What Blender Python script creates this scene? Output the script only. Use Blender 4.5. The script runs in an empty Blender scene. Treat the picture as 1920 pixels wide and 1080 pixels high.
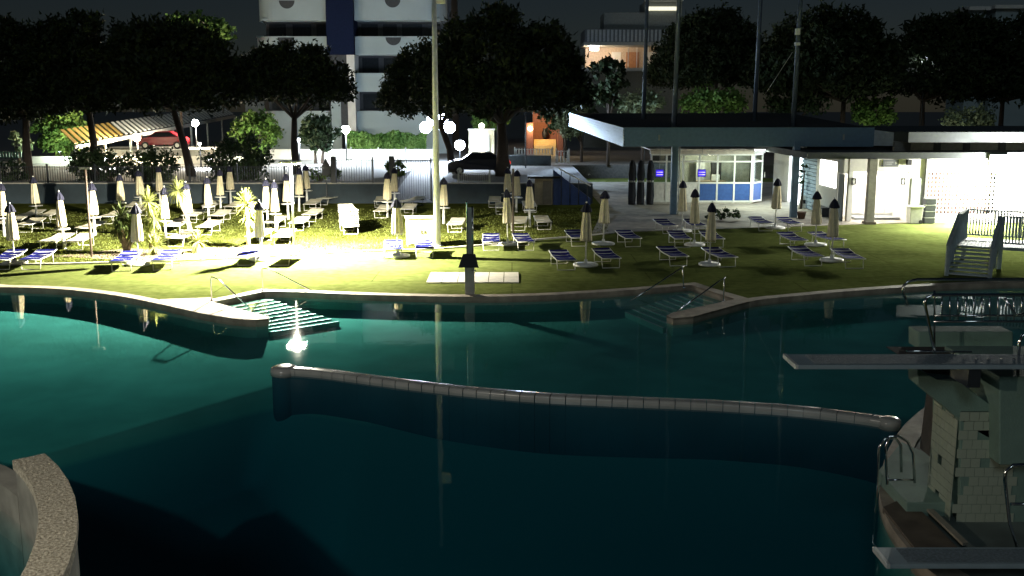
import bpy, bmesh, math, random
from mathutils import Vector, Matrix
from mathutils.geometry import tessellate_polygon

random.seed(7)
sc = bpy.context.scene
COL = sc.collection
PI = math.pi

# ------------------------------------------------------------------ camera
CAM_H = 5.6
F_PX = 1900.0
PITCH = math.atan(345.0 / F_PX)
cam_d = bpy.data.cameras.new("camera")
cam_d.sensor_width = 36.0
cam_d.lens = 36.0 * F_PX / 1920.0
cam_d.clip_start = 0.1
cam_d.clip_end = 3000.0
cam = bpy.data.objects.new("camera", cam_d)
cam.location = (0, 0, CAM_H)
cam.rotation_euler = (PI / 2 - PITCH, 0, 0)
COL.objects.link(cam)
sc.camera = cam

# ------------------------------------------------------------------ night sky
world = bpy.data.worlds.new("World")
sc.world = world
world.use_nodes = True
wn = world.node_tree
bgn = wn.nodes["Background"]
sky = wn.nodes.new("ShaderNodeTexSky")
sky.sky_type = 'NISHITA'
sky.sun_disc = False
FILL_EL, FILL_AZ = math.radians(34.0), math.radians(200.0)   # direction of the added fill, from behind the camera
sky.sun_elevation = FILL_EL
sky.sun_rotation = FILL_AZ
sky.air_density = 1.0
sky.dust_density = 0.2
sky.ozone_density = 3.0
wn.links.new(sky.outputs[0], bgn.inputs[0])
bgn.inputs[1].default_value = 0.00052

fill_sun_d = bpy.data.lights.new("fill_sun", 'SUN')  # sun lamp added as soft frontal fill for the general glow
fill_sun_d.energy = 0.042
fill_sun_d.angle = math.radians(14.0)
fill_sun_d.color = (0.74, 0.92, 1.0)
fill_sun = bpy.data.objects.new("fill_sun", fill_sun_d)
_md = Vector((math.sin(FILL_AZ) * math.cos(FILL_EL), math.cos(FILL_AZ) * math.cos(FILL_EL), math.sin(FILL_EL)))
fill_sun.rotation_euler = _md.to_track_quat('Z', 'Y').to_euler()
COL.objects.link(fill_sun)

sc.view_settings.view_transform = 'Standard'
sc.view_settings.look = 'None'
sc.view_settings.exposure = 2.2
sc.view_settings.gamma = 1.0
sc.render.engine = 'CYCLES'
sc.cycles.use_denoising = True
sc.cycles.max_bounces = 8
sc.cycles.transparent_max_bounces = 12
sc.cycles.caustics_reflective = False
sc.cycles.caustics_refractive = False
sc.cycles.sample_clamp_indirect = 3.0

CT, ST = math.cos(PITCH), math.sin(PITCH)


def ray(px, py):
    a = 540.0 - py
    return Vector((px - 960.0, F_PX * CT + a * ST, -F_PX * ST + a * CT))


def G(px, py, z=0.0):
    """point of the plane at height z seen at a photo pixel"""
    d = ray(px, py)
    t = (z - CAM_H) / d.z
    return Vector((d.x * t, d.y * t, z))


def D(px, py, Y):
    """point at distance Y seen at a photo pixel"""
    d = ray(px, py)
    t = Y / d.y
    return Vector((d.x * t, Y, CAM_H + d.z * t))


# ------------------------------------------------------------------ materials
MATS = {}


def mat(name, col, rough=0.6, metal=0.0, var=0.12, scale=6.0, bump=0.0, bscale=40.0, col2=None, emit=None, estr=0.0, spec=None, wear=0.0, wscale=0.3):
    if name in MATS:
        return MATS[name]
    m = bpy.data.materials.new(name)
    m.use_nodes = True
    nt = m.node_tree
    b = nt.nodes["Principled BSDF"]
    b.inputs["Roughness"].default_value = rough
    b.inputs["Metallic"].default_value = metal
    if spec is not None:
        b.inputs["Specular IOR Level"].default_value = spec
    tc = nt.nodes.new("ShaderNodeTexCoord")
    n = nt.nodes.new("ShaderNodeTexNoise")
    n.inputs["Scale"].default_value = scale
    n.inputs["Detail"].default_value = 6.0
    nt.links.new(tc.outputs["Object"], n.inputs["Vector"])
    r = nt.nodes.new("ShaderNodeValToRGB")
    c2 = col2 if col2 else tuple(min(1, c * (1 + var)) for c in col)
    c1 = col if col2 else tuple(c * (1 - var) for c in col)
    r.color_ramp.elements[0].position = 0.35
    r.color_ramp.elements[1].position = 0.68
    r.color_ramp.elements[0].color = (*c1, 1)
    r.color_ramp.elements[1].color = (*c2, 1)
    nt.links.new(n.outputs["Fac"], r.inputs["Fac"])
    if wear:
        n3 = nt.nodes.new("ShaderNodeTexNoise")
        n3.inputs["Scale"].default_value = wscale
        n3.inputs["Detail"].default_value = 8.0
        n3.inputs["Roughness"].default_value = 0.65
        nt.links.new(tc.outputs["Object"], n3.inputs["Vector"])
        r3 = nt.nodes.new("ShaderNodeValToRGB")
        r3.color_ramp.elements[0].position = 0.38
        r3.color_ramp.elements[1].position = 0.60
        r3.color_ramp.elements[0].color = (1 - wear, 1 - wear, 1 - wear, 1)
        nt.links.new(n3.outputs["Fac"], r3.inputs["Fac"])
        mx = nt.nodes.new("ShaderNodeMix")
        mx.data_type = 'RGBA'
        mx.blend_type = 'MULTIPLY'
        mx.inputs["Factor"].default_value = 1.0
        nt.links.new(r.outputs["Color"], mx.inputs["A"])
        nt.links.new(r3.outputs["Color"], mx.inputs["B"])
        nt.links.new(mx.outputs["Result"], b.inputs["Base Color"])
    else:
        nt.links.new(r.outputs["Color"], b.inputs["Base Color"])
    if bump:
        n2 = nt.nodes.new("ShaderNodeTexNoise")
        n2.inputs["Scale"].default_value = bscale
        n2.inputs["Detail"].default_value = 3.0
        nt.links.new(tc.outputs["Object"], n2.inputs["Vector"])
        bp = nt.nodes.new("ShaderNodeBump")
        bp.inputs["Strength"].default_value = bump
        bp.inputs["Distance"].default_value = 0.02
        nt.links.new(n2.outputs["Fac"], bp.inputs["Height"])
        nt.links.new(bp.outputs["Normal"], b.inputs["Normal"])
    if emit:
        b.inputs["Emission Color"].default_value = (*emit, 1)
        b.inputs["Emission Strength"].default_value = estr
    MATS[name] = m
    return m


def emat(name, col, s):
    return mat(name, (0.8, 0.8, 0.8), 0.4, emit=col, estr=s)


def glass_mat(name, tint=(0.75, 0.85, 0.85), r0=1.45, lo=0.0):
    if name in MATS:
        return MATS[name]
    m = bpy.data.materials.new(name)
    m.use_nodes = True
    nt = m.node_tree
    nt.nodes.clear()
    out = nt.nodes.new("ShaderNodeOutputMaterial")
    tr = nt.nodes.new("ShaderNodeBsdfTransparent")
    tr.inputs[0].default_value = (*tint, 1)
    gl = nt.nodes.new("ShaderNodeBsdfGlossy")
    gl.inputs["Roughness"].default_value = 0.02
    fr = nt.nodes.new("ShaderNodeFresnel")
    ge = nt.nodes.new("ShaderNodeNewGeometry")   # same reflectance seen from either side of the sheet
    mr = nt.nodes.new("ShaderNodeMapRange")
    mr.inputs["To Min"].default_value = r0
    mr.inputs["To Max"].default_value = 1.0 / r0
    nt.links.new(ge.outputs["Backfacing"], mr.inputs["Value"])
    nt.links.new(mr.outputs["Result"], fr.inputs["IOR"])
    mx = nt.nodes.new("ShaderNodeMixShader")
    nt.links.new(fr.outputs[0], mx.inputs[0])
    nt.links.new(tr.outputs[0], mx.inputs[1])
    nt.links.new(gl.outputs[0], mx.inputs[2])
    nt.links.new(mx.outputs[0], out.inputs[0])
    MATS[name] = m
    return m, fr, gl, nt


def leaf_mat(name, c1, c2):
    m = mat(name, c1, 0.65, col2=c2, scale=1.2, spec=0.2)
    return m


M_WHITE = mat("white_paint", (0.78, 0.77, 0.72), 0.5)
M_CREAM = mat("cream_canvas", (0.70, 0.62, 0.42), 0.85, var=0.08, bump=0.3, bscale=120, spec=0.1)
M_BEDCREAM = mat("cream_mesh_fabric", (0.74, 0.68, 0.50), 0.8, var=0.06, bump=0.2, bscale=150)
M_NAVY = mat("navy_canvas", (0.012, 0.013, 0.035), 0.85)
M_ALU = mat("aluminium", (0.72, 0.70, 0.62), 0.4, metal=0.0, var=0.05)
M_CHROME = mat("chrome_tube", (0.75, 0.76, 0.76), 0.12, metal=1.0, var=0.03)
M_STEEL = mat("painted_steel_grey", (0.30, 0.31, 0.29), 0.45, var=0.08)
M_DARKST = mat("dark_steel", (0.03, 0.034, 0.04), 0.5)
M_BLACK = mat("black_plastic", (0.006, 0.006, 0.007), 0.6)
M_CONC = mat("concrete", (0.42, 0.40, 0.36), 0.85, bump=0.4, bscale=60)
M_STONE = mat("coping_stone", (0.46, 0.38, 0.29), 0.75, var=0.14, scale=3, bump=0.3, bscale=50, wear=0.3, wscale=1.2)
M_TILEW = mat("white_tile", (0.45, 0.44, 0.41), 0.18, var=0.12, scale=2.0)
M_BARK = mat("pine_bark", (0.06, 0.045, 0.035), 0.95, bump=0.8, bscale=12, scale=4)
M_PINE = leaf_mat("pine_needles", (0.012, 0.02, 0.008), (0.03, 0.045, 0.015))
M_LEAFG = leaf_mat("bright_leaves", (0.05, 0.11, 0.02), (0.14, 0.22, 0.05))
M_LEAFD = leaf_mat("dark_leaves", (0.02, 0.04, 0.018), (0.05, 0.08, 0.03))
M_LEAFP = leaf_mat("pale_leaves", (0.12, 0.16, 0.08), (0.24, 0.28, 0.17))
M_YUCCA = leaf_mat("yucca_leaves", (0.16, 0.19, 0.05), (0.30, 0.32, 0.10))
M_YUCCAD = leaf_mat("yucca_dark_leaves", (0.05, 0.075, 0.02), (0.10, 0.13, 0.04))
M_YTRUNK = mat("yucca_trunk", (0.26, 0.21, 0.15), 0.9, bump=0.6, bscale=30)
M_WALLW = mat("white_render", (0.74, 0.73, 0.68), 0.8, var=0.06, scale=1.5, wear=0.12, wscale=0.8)
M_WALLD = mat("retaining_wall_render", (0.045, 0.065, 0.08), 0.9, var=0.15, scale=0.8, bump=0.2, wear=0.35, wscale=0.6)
M_BLUEP = mat("blue_panel", (0.035, 0.10, 0.32), 0.45)
M_BLUED = mat("dark_blue_cladding", (0.12, 0.20, 0.28), 0.5, var=0.1)
M_ASPH = mat("asphalt", (0.055, 0.055, 0.055), 0.9, var=0.2, bump=0.3)
M_SOIL = mat("soil", (0.07, 0.05, 0.035), 1.0)
M_WOOD = mat("weathered_plank", (0.13, 0.10, 0.07), 0.8, var=0.25, scale=3)
M_PAVE = mat("terrace_paving", (0.30, 0.27, 0.22), 0.7, var=0.15, scale=2, wear=0.35, wscale=0.5)


# ------------------------------------------------------------------ mesh builder
class MB:
    def __init__(s):
        s.v = []
        s.f = []
        s.sm = []

    def add(s, vs, fs, smooth=False):
        o = len(s.v)
        s.v += [tuple(v) for v in vs]
        for f in fs:
            s.f.append(tuple(i + o for i in f))
            s.sm.append(smooth)
        return s

    def hexa(s, p):
        """p: 4 bottom points then 4 top points (same order)"""
        return s.add(p, [(3, 2, 1, 0), (4, 5, 6, 7), (0, 1, 5, 4), (1, 2, 6, 5), (2, 3, 7, 6), (3, 0, 4, 7)])

    def box(s, c, d, rz=0.0):
        x, y, z = d[0] / 2, d[1] / 2, d[2] / 2
        ca, sa = math.cos(rz), math.sin(rz)
        P = []
        for dz in (-z, z):
            for (a, b) in ((-x, -y), (x, -y), (x, y), (-x, y)):
                P.append((c[0] + a * ca - b * sa, c[1] + a * sa + b * ca, c[2] + dz))
        return s.hexa(P)

    def b2(s, x0, x1, y0, y1, z0, z1):
        return s.box(((x0 + x1) / 2, (y0 + y1) / 2, (z0 + z1) / 2), (abs(x1 - x0), abs(y1 - y0), abs(z1 - z0)))

    def beam(s, a, b, w, h):
        """box along a->b, width w (horizontal) and height h"""
        a, b = Vector(a), Vector(b)
        d = (b - a).normalized()
        side = d.cross(Vector((0, 0, 1)))
        if side.length < 1e-4:
            side = Vector((1, 0, 0))
        side.normalize()
        up = side.cross(d).normalized()
        P = []
        for uz in (-h / 2, h / 2):
            for (q, sd) in ((a, -1), (b, -1), (b, 1), (a, 1)):
                P.append(q + side * (sd * w / 2) + up * uz)
        return s.hexa(P)

    def tube(s, pts, r, n=8, cap=True):
        pts = [Vector(p) for p in pts]
        rs = r if isinstance(r, (list, tuple)) else [r] * len(pts)
        base = len(s.v)
        prev = None
        for i, p in enumerate(pts):
            if i == 0:
                d = pts[1] - p
            elif i == len(pts) - 1:
                d = p - pts[i - 1]
            else:
                d = pts[i + 1] - pts[i - 1]
            d.normalize()
            if prev is None:
                u = d.cross(Vector((0, 0, 1)))
                if u.length < 1e-3:
                    u = d.cross(Vector((1, 0, 0)))
            else:
                u = prev - d * prev.dot(d)
            u.normalize()
            prev = u
            w = d.cross(u)
            for k in range(n):
                a = 2 * PI * k / n
                s.v.append(tuple(p + (u * math.cos(a) + w * math.sin(a)) * rs[i]))
        for i in range(len(pts) - 1):
            for k in range(n):
                a, b = base + i * n + k, base + i * n + (k + 1) % n
                s.f.append((a, b, b + n, a + n))
                s.sm.append(True)
        if cap:
            s.f.append(tuple(base + k for k in reversed(range(n))))
            s.sm.append(False)
            e = base + (len(pts) - 1) * n
            s.f.append(tuple(e + k for k in range(n)))
            s.sm.append(False)
        return s

    def lathe(s, prof, n=16, c=(0, 0, 0), fl=0, fa=0.0):
        """prof [(r,z)]; fl lobes of amplitude fa"""
        base = len(s.v)
        for (r, z) in prof:
            for k in range(n):
                a = 2 * PI * k / n
                rr = r * (1 + fa * math.cos(fl * a)) if fl else r
                s.v.append((c[0] + rr * math.cos(a), c[1] + rr * math.sin(a), c[2] + z))
        for i in range(len(prof) - 1):
            for k in range(n):
                a, b = base + i * n + k, base + i * n + (k + 1) % n
                s.f.append((a, b, b + n, a + n))
                s.sm.append(True)
        s.f.append(tuple(base + k for k in reversed(range(n))))
        s.sm.append(False)
        e = base + (len(prof) - 1) * n
        s.f.append(tuple(e + k for k in range(n)))
        s.sm.append(False)
        return s

    def prism(s, poly, z0, z1):
        """poly [(x,y)] extruded (may be concave)"""
        n = len(poly)
        lo = [Vector((p[0], p[1], z0)) for p in poly]
        hi = [Vector((p[0], p[1], z1)) for p in poly]
        tri = tessellate_polygon([[Vector((p[0], p[1], 0)) for p in poly]])
        fs = [(i, (i + 1) % n, (i + 1) % n + n, i + n) for i in range(n)]
        fs += [(a + n, b + n, c + n) for (a, b, c) in tri] + [(c, b, a) for (a, b, c) in tri]
        return s.add(lo + hi, fs)

    def mesh(s, name, m):
        me = bpy.data.meshes.new(name)
        me.from_pydata(s.v, [], s.f)
        for p, sm in zip(me.polygons, s.sm):
            p.use_smooth = sm
        bm = bmesh.new()
        bm.from_mesh(me)
        bmesh.ops.recalc_face_normals(bm, faces=bm.faces)
        bm.to_mesh(me)
        bm.free()
        me.materials.append(m)
        return me

    def raw(s, name, m):
        me = bpy.data.meshes.new(name)
        me.from_pydata(s.v, [], s.f)
        me.materials.append(m)
        return me

    def build(s, name, m, parent=None, kind=None, bevel=0.0):
        o = put(name, s.mesh(name, m), parent)
        if kind:
            o["kind"] = kind
        if bevel:
            bv = o.modifiers.new("edge", 'BEVEL')
            bv.width = bevel
            bv.segments = 2
            bv.limit_method = 'ANGLE'
        return o


def put(name, me, parent=None, loc=None, rz=None):
    o = bpy.data.objects.new(name, me)
    COL.objects.link(o)
    if parent is not None:
        o.parent = parent
    if loc is not None:
        o.location = loc
    if rz is not None:
        o.rotation_euler = (0, 0, rz)
    return o


def tag(o, label, cat=None, group=None, kind=None):
    o["label"] = label
    if cat:
        o["category"] = cat
    if group:
        o["group"] = group
    if kind:
        o["kind"] = kind
    return o


def thing(name, loc, label, cat, group=None, rz=0.0):
    o = put(name, None, None, loc, rz)
    return tag(o, label, cat, group)


def lamp(name, kind, loc, power, col, parent=None, size=0.1, aim=None, spot=None, blend=0.3):
    l = bpy.data.lights.new(name, kind)
    l.energy = power
    l.color = col
    if kind == 'AREA':
        l.shape = 'RECTANGLE'
        l.size, l.size_y = size
    else:
        l.shadow_soft_size = size
    if spot:
        l.spot_size = math.radians(spot)
        l.spot_blend = blend
    o = bpy.data.objects.new(name, l)
    COL.objects.link(o)
    o.location = loc
    if aim is not None:
        o.rotation_euler = (Vector(aim)).to_track_quat('-Z', 'Y').to_euler()
    if parent is not None:
        o.parent = parent
        o.matrix_parent_inverse = parent.matrix_basis.inverted()
    return o


def ordn(i):
    return ["first", "second", "third", "fourth", "fifth", "sixth", "seventh", "eighth", "ninth", "tenth", "eleventh", "twelfth", "thirteenth"][i]


# ------------------------------------------------------------------ ground, pool, lawn
WATER_Z = -0.10
far_px = [(-260, 536), (0, 540), (60, 541), (130, 545), (220, 556), (300, 572), (370, 588), (435, 599), (480, 602), (503, 600), (505, 596),
          (398, 568), (497, 548), (560, 549), (620, 552), (750, 556), (880, 558), (1000, 556), (1100, 551), (1200, 544), (1296, 536),
          (1378, 563), (1262, 588), (1250, 594), (1262, 599), (1300, 596), (1405, 567), (1500, 556), (1600, 547), (1700, 540), (1800, 535), (1920, 531), (2150, 528)]
near_px = [(2250, 640), (1960, 690), (1850, 718), (1765, 748), (1705, 790), (1668, 840), (1652, 890), (1650, 935), (1668, 985), (1705, 1035), (1760, 1085)]
poly = [G(*p).xy for p in far_px] + [G(*p).xy for p in near_px] + [Vector((6.4, 8.0)), Vector((-12, 7.0)), Vector((-24, 14))]


def smooth_poly(p, keep):
    out = []
    n = len(p)
    for i in range(n):
        a, b, c, d = p[i - 1], p[i], p[(i + 1) % n], p[(i + 2) % n]
        out.append(b)
        if i in keep:
            for t in (0.25, 0.5, 0.75):
                q = 0.5 * ((2 * b) + (c - a) * t + (2 * a - 5 * b + 4 * c - d) * t * t + (3 * b - a - 3 * c + d) * t ** 3)
                out.append(q)
    return out


keep = set(range(0, 8)) | set(range(13, 19)) | set(range(26, 31)) | set(range(34, 43))
pool = smooth_poly(poly, keep)


def offset_poly(p, d):
    n = len(p)
    out = []
    area = sum(p[i].x * p[(i + 1) % n].y - p[(i + 1) % n].x * p[i].y for i in range(n))
    sg = 1 if area > 0 else -1
    for i in range(n):
        a, b, c = p[i - 1], p[i], p[(i + 1) % n]
        e1, e2 = (b - a).normalized(), (c - b).normalized()
        n1, n2 = Vector((e1.y, -e1.x)) * sg, Vector((e2.y, -e2.x)) * sg
        m = n1 + n2
        if m.length < 0.2:
            m = n1
        m.normalize()
        k = max(0.5, m.dot(n1))
        out.append(b + m * (d / k))
    return out


outer = [Vector((-400, -30)), Vector((400, -30)), Vector((400, 600)), Vector((-400, 600))]
hole = offset_poly(pool, 0.02)
tri = tessellate_polygon([[Vector((p.x, p.y, 0)) for p in outer], [Vector((p.x, p.y, 0)) for p in hole]])
M_TURF = mat("artificial_turf", (0.115, 0.140, 0.040), 0.95, col2=(0.165, 0.190, 0.062), scale=3.5, bump=0.9, bscale=60, wear=0.28, wscale=0.35, spec=0.0)
_t = M_TURF.node_tree
_bs = _t.nodes["Principled BSDF"]
_src = _bs.inputs["Base Color"].links[0].from_socket
_tc = _t.nodes.new("ShaderNodeTexCoord")
_bk = _t.nodes.new("ShaderNodeTexBrick")   # seams between the turf rolls
_bk.inputs["Scale"].default_value = 1.0
_bk.inputs["Brick Width"].default_value = 9.0
_bk.inputs["Row Height"].default_value = 2.0
_bk.inputs["Mortar Size"].default_value = 0.022
_bk.inputs["Color1"].default_value = (1, 1, 1, 1)
_bk.inputs["Color2"].default_value = (0.88, 0.9, 0.86, 1)
_bk.inputs["Mortar"].default_value = (0.62, 0.62, 0.6, 1)
_t.links.new(_tc.outputs["Object"], _bk.inputs["Vector"])
_mx = _t.nodes.new("ShaderNodeMix")
_mx.data_type = 'RGBA'
_mx.blend_type = 'MULTIPLY'
_mx.inputs["Factor"].default_value = 1.0
_t.links.new(_src, _mx.inputs["A"])
_t.links.new(_bk.outputs["Color"], _mx.inputs["B"])
_t.links.new(_mx.outputs["Result"], _bs.inputs["Base Color"])
g = MB().add([(p.x, p.y, 0) for p in outer + hole], [tuple(t) for t in tri])
ground = g.build("ground", M_TURF)
tag(ground, "green artificial turf deck around the pool", kind="structure")

# coping: a stone lip around the basin
cop_in, cop_out = pool, offset_poly(pool, 0.36)
cb = MB()
n = len(pool)
vs = [(p.x, p.y, 0.03) for p in cop_in] + [(p.x, p.y, 0.03) for p in cop_out] + [(p.x, p.y, -0.16) for p in cop_in] + [(p.x, p.y, -0.02) for p in cop_out]
fs = []
for i in range(n):
    j = (i + 1) % n
    fs += [(i, j, j + n, i + n), (i, i + 2 * n, j + 2 * n, j), (i + n, j + n, j + 3 * n, i + 3 * n)]
cb.add(vs, fs)
coping = cb.raw("coping", M_STONE)
coping_o = put("coping", coping)
tag(coping_o, "pale stone coping along the pool edge", kind="structure")
# landings of the two stairs are stone, a few mm above the turf
for pts, nm in (([(300, 563), (398, 560), (398, 568), (505, 596), (503, 600), (480, 602), (435, 599), (370, 588), (300, 572)], 'a'),
                ([(1304, 533), (1405, 562), (1405, 567), (1300, 596), (1262, 599), (1250, 594), (1262, 588), (1378, 563), (1296, 536)], 'b')):
    lb = MB().prism([G(*p).xy for p in pts], -0.02, 0.036)
    tag(lb.build("path", M_STONE), "stone landing beside the pool steps", kind="structure")

# basin wall and floor
wb = MB()
wp = offset_poly(pool, 0.012)
wb.add([(p.x, p.y, -0.165) for p in wp] + [(p.x, p.y, -4.2) for p in wp], [(i, (i + 1) % n, (i + 1) % n + n, i + n) for i in range(n)])
M_POOL = mat("pool_paint", (0.22, 0.46, 0.38), 1.0, var=0.12, scale=0.7, spec=0.0)
tag(put("pool_wall", wb.raw("pool_wall", M_POOL)), "teal painted wall of the pool basin", kind="structure")

def circ(a, b, c):
    ax, ay, bx, by, cx, cy = a.x, a.y, b.x, b.y, c.x, c.y
    d = 2 * (ax * (by - cy) + bx * (cy - ay) + cx * (ay - by))
    ux = ((ax * ax + ay * ay) * (by - cy) + (bx * bx + by * by) * (cy - ay) + (cx * cx + cy * cy) * (ay - by)) / d
    uy = ((ax * ax + ay * ay) * (cx - bx) + (bx * bx + by * by) * (ax - cx) + (cx * cx + cy * cy) * (bx - ax)) / d
    return Vector((ux, uy)), math.hypot(ax - ux, ay - uy)




DROP = [G(*p, -0.75).xy for p in ((-400, 990), (110, 850), (530, 735), (820, 745), (1220, 772), (1640, 806), (1900, 830))]


def floor_z(x, y):
    z = -0.46
    t = min(1, max(0, (25.5 - y) / 9.0))
    z -= 0.35 * t
    # drop into the deep part, on a line that meets the divider's rounded end
    yb = DROP[-1].y
    for a, b in zip(DROP[:-1], DROP[1:]):
        if a.x <= x <= b.x:
            yb = a.y + (b.y - a.y) * (x - a.x) / (b.x - a.x)
            break
    run = 1.6 + 4.4 * min(1, max(0, (x + 5.5) / 2.5))   # the slope eases out beside the divider
    z -= 1.5 * min(1, max(0, (yb - y) / run))
    return z


fb = MB()
xs = [-24 + 0.16 * i for i in range(int(48 / 0.16))]
ys = [6.5 + 0.16 * i for i in range(int(26.5 / 0.16))]
for y in ys:
    for x in xs:
        fb.v.append((x, y, floor_z(x, y)))
W = len(xs)
for j in range(len(ys) - 1):
    for i in range(W - 1):
        fb.f.append((j * W + i, j * W + i + 1, (j + 1) * W + i + 1, (j + 1) * W + i))
M_DEEPSHADE = mat("deep_basin_shade", (0.035, 0.115, 0.145), 1.0, var=0.15, scale=0.6, spec=0.0)  # dark tone carries the shade below the divider in its colour
M_FLOOR = mat("pool_floor_paint_and_shade", (0.22, 0.46, 0.38), 1.0, var=0.12, scale=0.7, spec=0.0)
_t = M_FLOOR.node_tree        # darker below the drop: shade of the deep water put into the colour
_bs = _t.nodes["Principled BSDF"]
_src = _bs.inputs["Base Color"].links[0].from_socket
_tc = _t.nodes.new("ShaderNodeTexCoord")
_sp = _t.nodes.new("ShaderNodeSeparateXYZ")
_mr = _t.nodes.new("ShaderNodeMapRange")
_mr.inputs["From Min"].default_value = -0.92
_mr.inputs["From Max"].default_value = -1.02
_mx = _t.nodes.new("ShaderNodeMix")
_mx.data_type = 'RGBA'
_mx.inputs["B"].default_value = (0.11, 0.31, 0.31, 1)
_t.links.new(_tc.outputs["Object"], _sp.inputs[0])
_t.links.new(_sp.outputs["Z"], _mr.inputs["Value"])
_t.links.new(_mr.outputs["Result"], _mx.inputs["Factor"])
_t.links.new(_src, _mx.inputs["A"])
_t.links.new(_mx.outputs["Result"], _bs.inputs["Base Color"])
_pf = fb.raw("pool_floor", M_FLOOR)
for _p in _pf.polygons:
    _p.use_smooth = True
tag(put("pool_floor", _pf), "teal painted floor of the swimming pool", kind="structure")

# water
wm, fr, gl, nt = glass_mat("pool_water", (0.95, 0.97, 0.97), 1.33)
tcn = nt.nodes.new("ShaderNodeTexCoord")
nz = nt.nodes.new("ShaderNodeTexNoise")
nz.inputs["Scale"].default_value = 1.4
nz.inputs["Detail"].default_value = 3
bpn = nt.nodes.new("ShaderNodeBump")
bpn.inputs["Strength"].default_value = 0.08
bpn.inputs["Distance"].default_value = 0.02
nt.links.new(tcn.outputs["Object"], nz.inputs["Vector"])
nt.links.new(nz.outputs["Fac"], bpn.inputs["Height"])
nt.links.new(bpn.outputs["Normal"], gl.inputs["Normal"])
va = nt.nodes.new("ShaderNodeVolumeAbsorption")
va.inputs["Color"].default_value = (0.58, 0.86, 0.89, 1)
va.inputs["Density"].default_value = 1.15
nt.links.new(va.outputs[0], [x for x in nt.nodes if x.type == 'OUTPUT_MATERIAL'][0].inputs["Volume"])
wpoly = offset_poly(pool, 0.006)
_me = MB().prism([(p.x, p.y) for p in wpoly], -4.15, WATER_Z).mesh("water", wm)
tag(put("water", _me), "still dark green water of the swimming pool", kind="structure")

# lawn, a separate sheet with a stone edging
lawn_edge_px = [(-300, 505), (0, 497), (110, 496), (300, 491), (420, 486), (560, 479), (660, 473), (760, 470), (830, 467), (900, 461), (960, 455), (1020, 449), (1085, 444), (1150, 437)]
le = [G(*p).xy for p in lawn_edge_px]
M_LAWN = mat("lawn_grass", (0.085, 0.090, 0.022), 1.0, col2=(0.140, 0.165, 0.034), scale=1.3, bump=1.0, bscale=30, wear=0.4, wscale=0.5, spec=0.0)
lp = le + [G(1165, 400).xy, Vector((G(1165, 400).x, 57.7)), Vector((-60, 57.7)), Vector((-60, le[0].y))]
tri = tessellate_polygon([[Vector((p.x, p.y, 0)) for p in lp]])
lawn = MB().add([(p.x, p.y, 0.010) for p in lp], [tuple(t) for t in tri]).build("lawn", M_LAWN)
tag(lawn, "mown lawn between the turf deck and the wall", kind="structure")
eb = MB()
for a, b in zip(le[:-1], le[1:]):
    eb.beam((a.x, a.y, 0.02), (b.x, b.y, 0.02), 0.16, 0.07)
tag(eb.build("kerb", M_CONC), "pale kerb between lawn and turf", kind="structure")
# grass tufts on the lawn
gb = MB()
rg = random.Random(3)
for i in range(26000):
    px = rg.uniform(-20, 1140)
    py = rg.uniform(392, 492)
    p = G(px, py)
    e = None
    for a, b in zip(le[:-1], le[1:]):
        if a.x <= p.x <= b.x:
            e = a.y + (b.y - a.y) * (p.x - a.x) / (b.x - a.x)
    if e is None or p.y < e + 0.15 or p.y > 57:
        continue
    a = rg.uniform(0, PI)
    h = rg.uniform(0.03, 0.075)
    w = rg.uniform(0.015, 0.04)
    dx, dy = math.cos(a) * w, math.sin(a) * w
    gb.add([(p.x - dx, p.y - dy, 0.008), (p.x + dx, p.y + dy, 0.008), (p.x + rg.uniform(-.04, .04), p.y + rg.uniform(-.04, .04), h)], [(0, 1, 2)])
tag(put("grass", gb.raw("grass", leaf_mat("grass_blades", (0.09, 0.115, 0.025), (0.16, 0.18, 0.04)))), "short grass blades over the lawn", kind="stuff")
# soil bed at the yuccas
sb = MB().prism([G(*p).xy for p in [(100, 481), (240, 466), (330, 470), (420, 462), (520, 462), (560, 474), (420, 484), (260, 490)]], 0.0, 0.016)
tag(sb.build("soil_bed_ground", mat("sandy_soil", (0.22, 0.17, 0.11), 1.0, var=0.3, scale=5, bump=0.6, bscale=25)), "sandy planting strip below the yuccas", kind="structure")
# paved terrace under the pavilion
tp = [G(1110, 437).xy, G(1700, 418).xy, Vector((40, G(1700, 418).y)), Vector((40, 74)), Vector((5.0, 74)), Vector((5.0, 55))]
tag(MB().prism(tp, -0.02, 0.014).build("pavement", M_PAVE), "pale tiled terrace under the pavilion roof", kind="structure")

# upper level behind the retaining wall
UP = 1.0
ug = MB()
ug.b2(-300, G(742, 376).x - 0.3, 58.25, 600, -1, UP)
ug.b2(4.6, 300, 78, 600, -1, UP)
gx0, gx1 = G(742, 376).x - 0.3, G(818, 376).x + 0.2
ug.b2(gx1, 4.6, 58.25, 600, -1, UP)
ug.b2(gx0, gx1, 74, 600, -1, UP)
ug.hexa([(gx0, 58.25, -1), (gx1, 58.25, -1), (gx1, 74, -1), (gx0, 74, -1), (gx0, 58.25, 0.02), (gx1, 58.25, 0.02), (gx1, 74, UP), (gx0, 74, UP)])
tag(ug.build("road", mat("street_asphalt", (0.14, 0.14, 0.14), 0.85, var=0.2)), "grey street and parking ground above the retaining wall", kind="structure")

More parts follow.
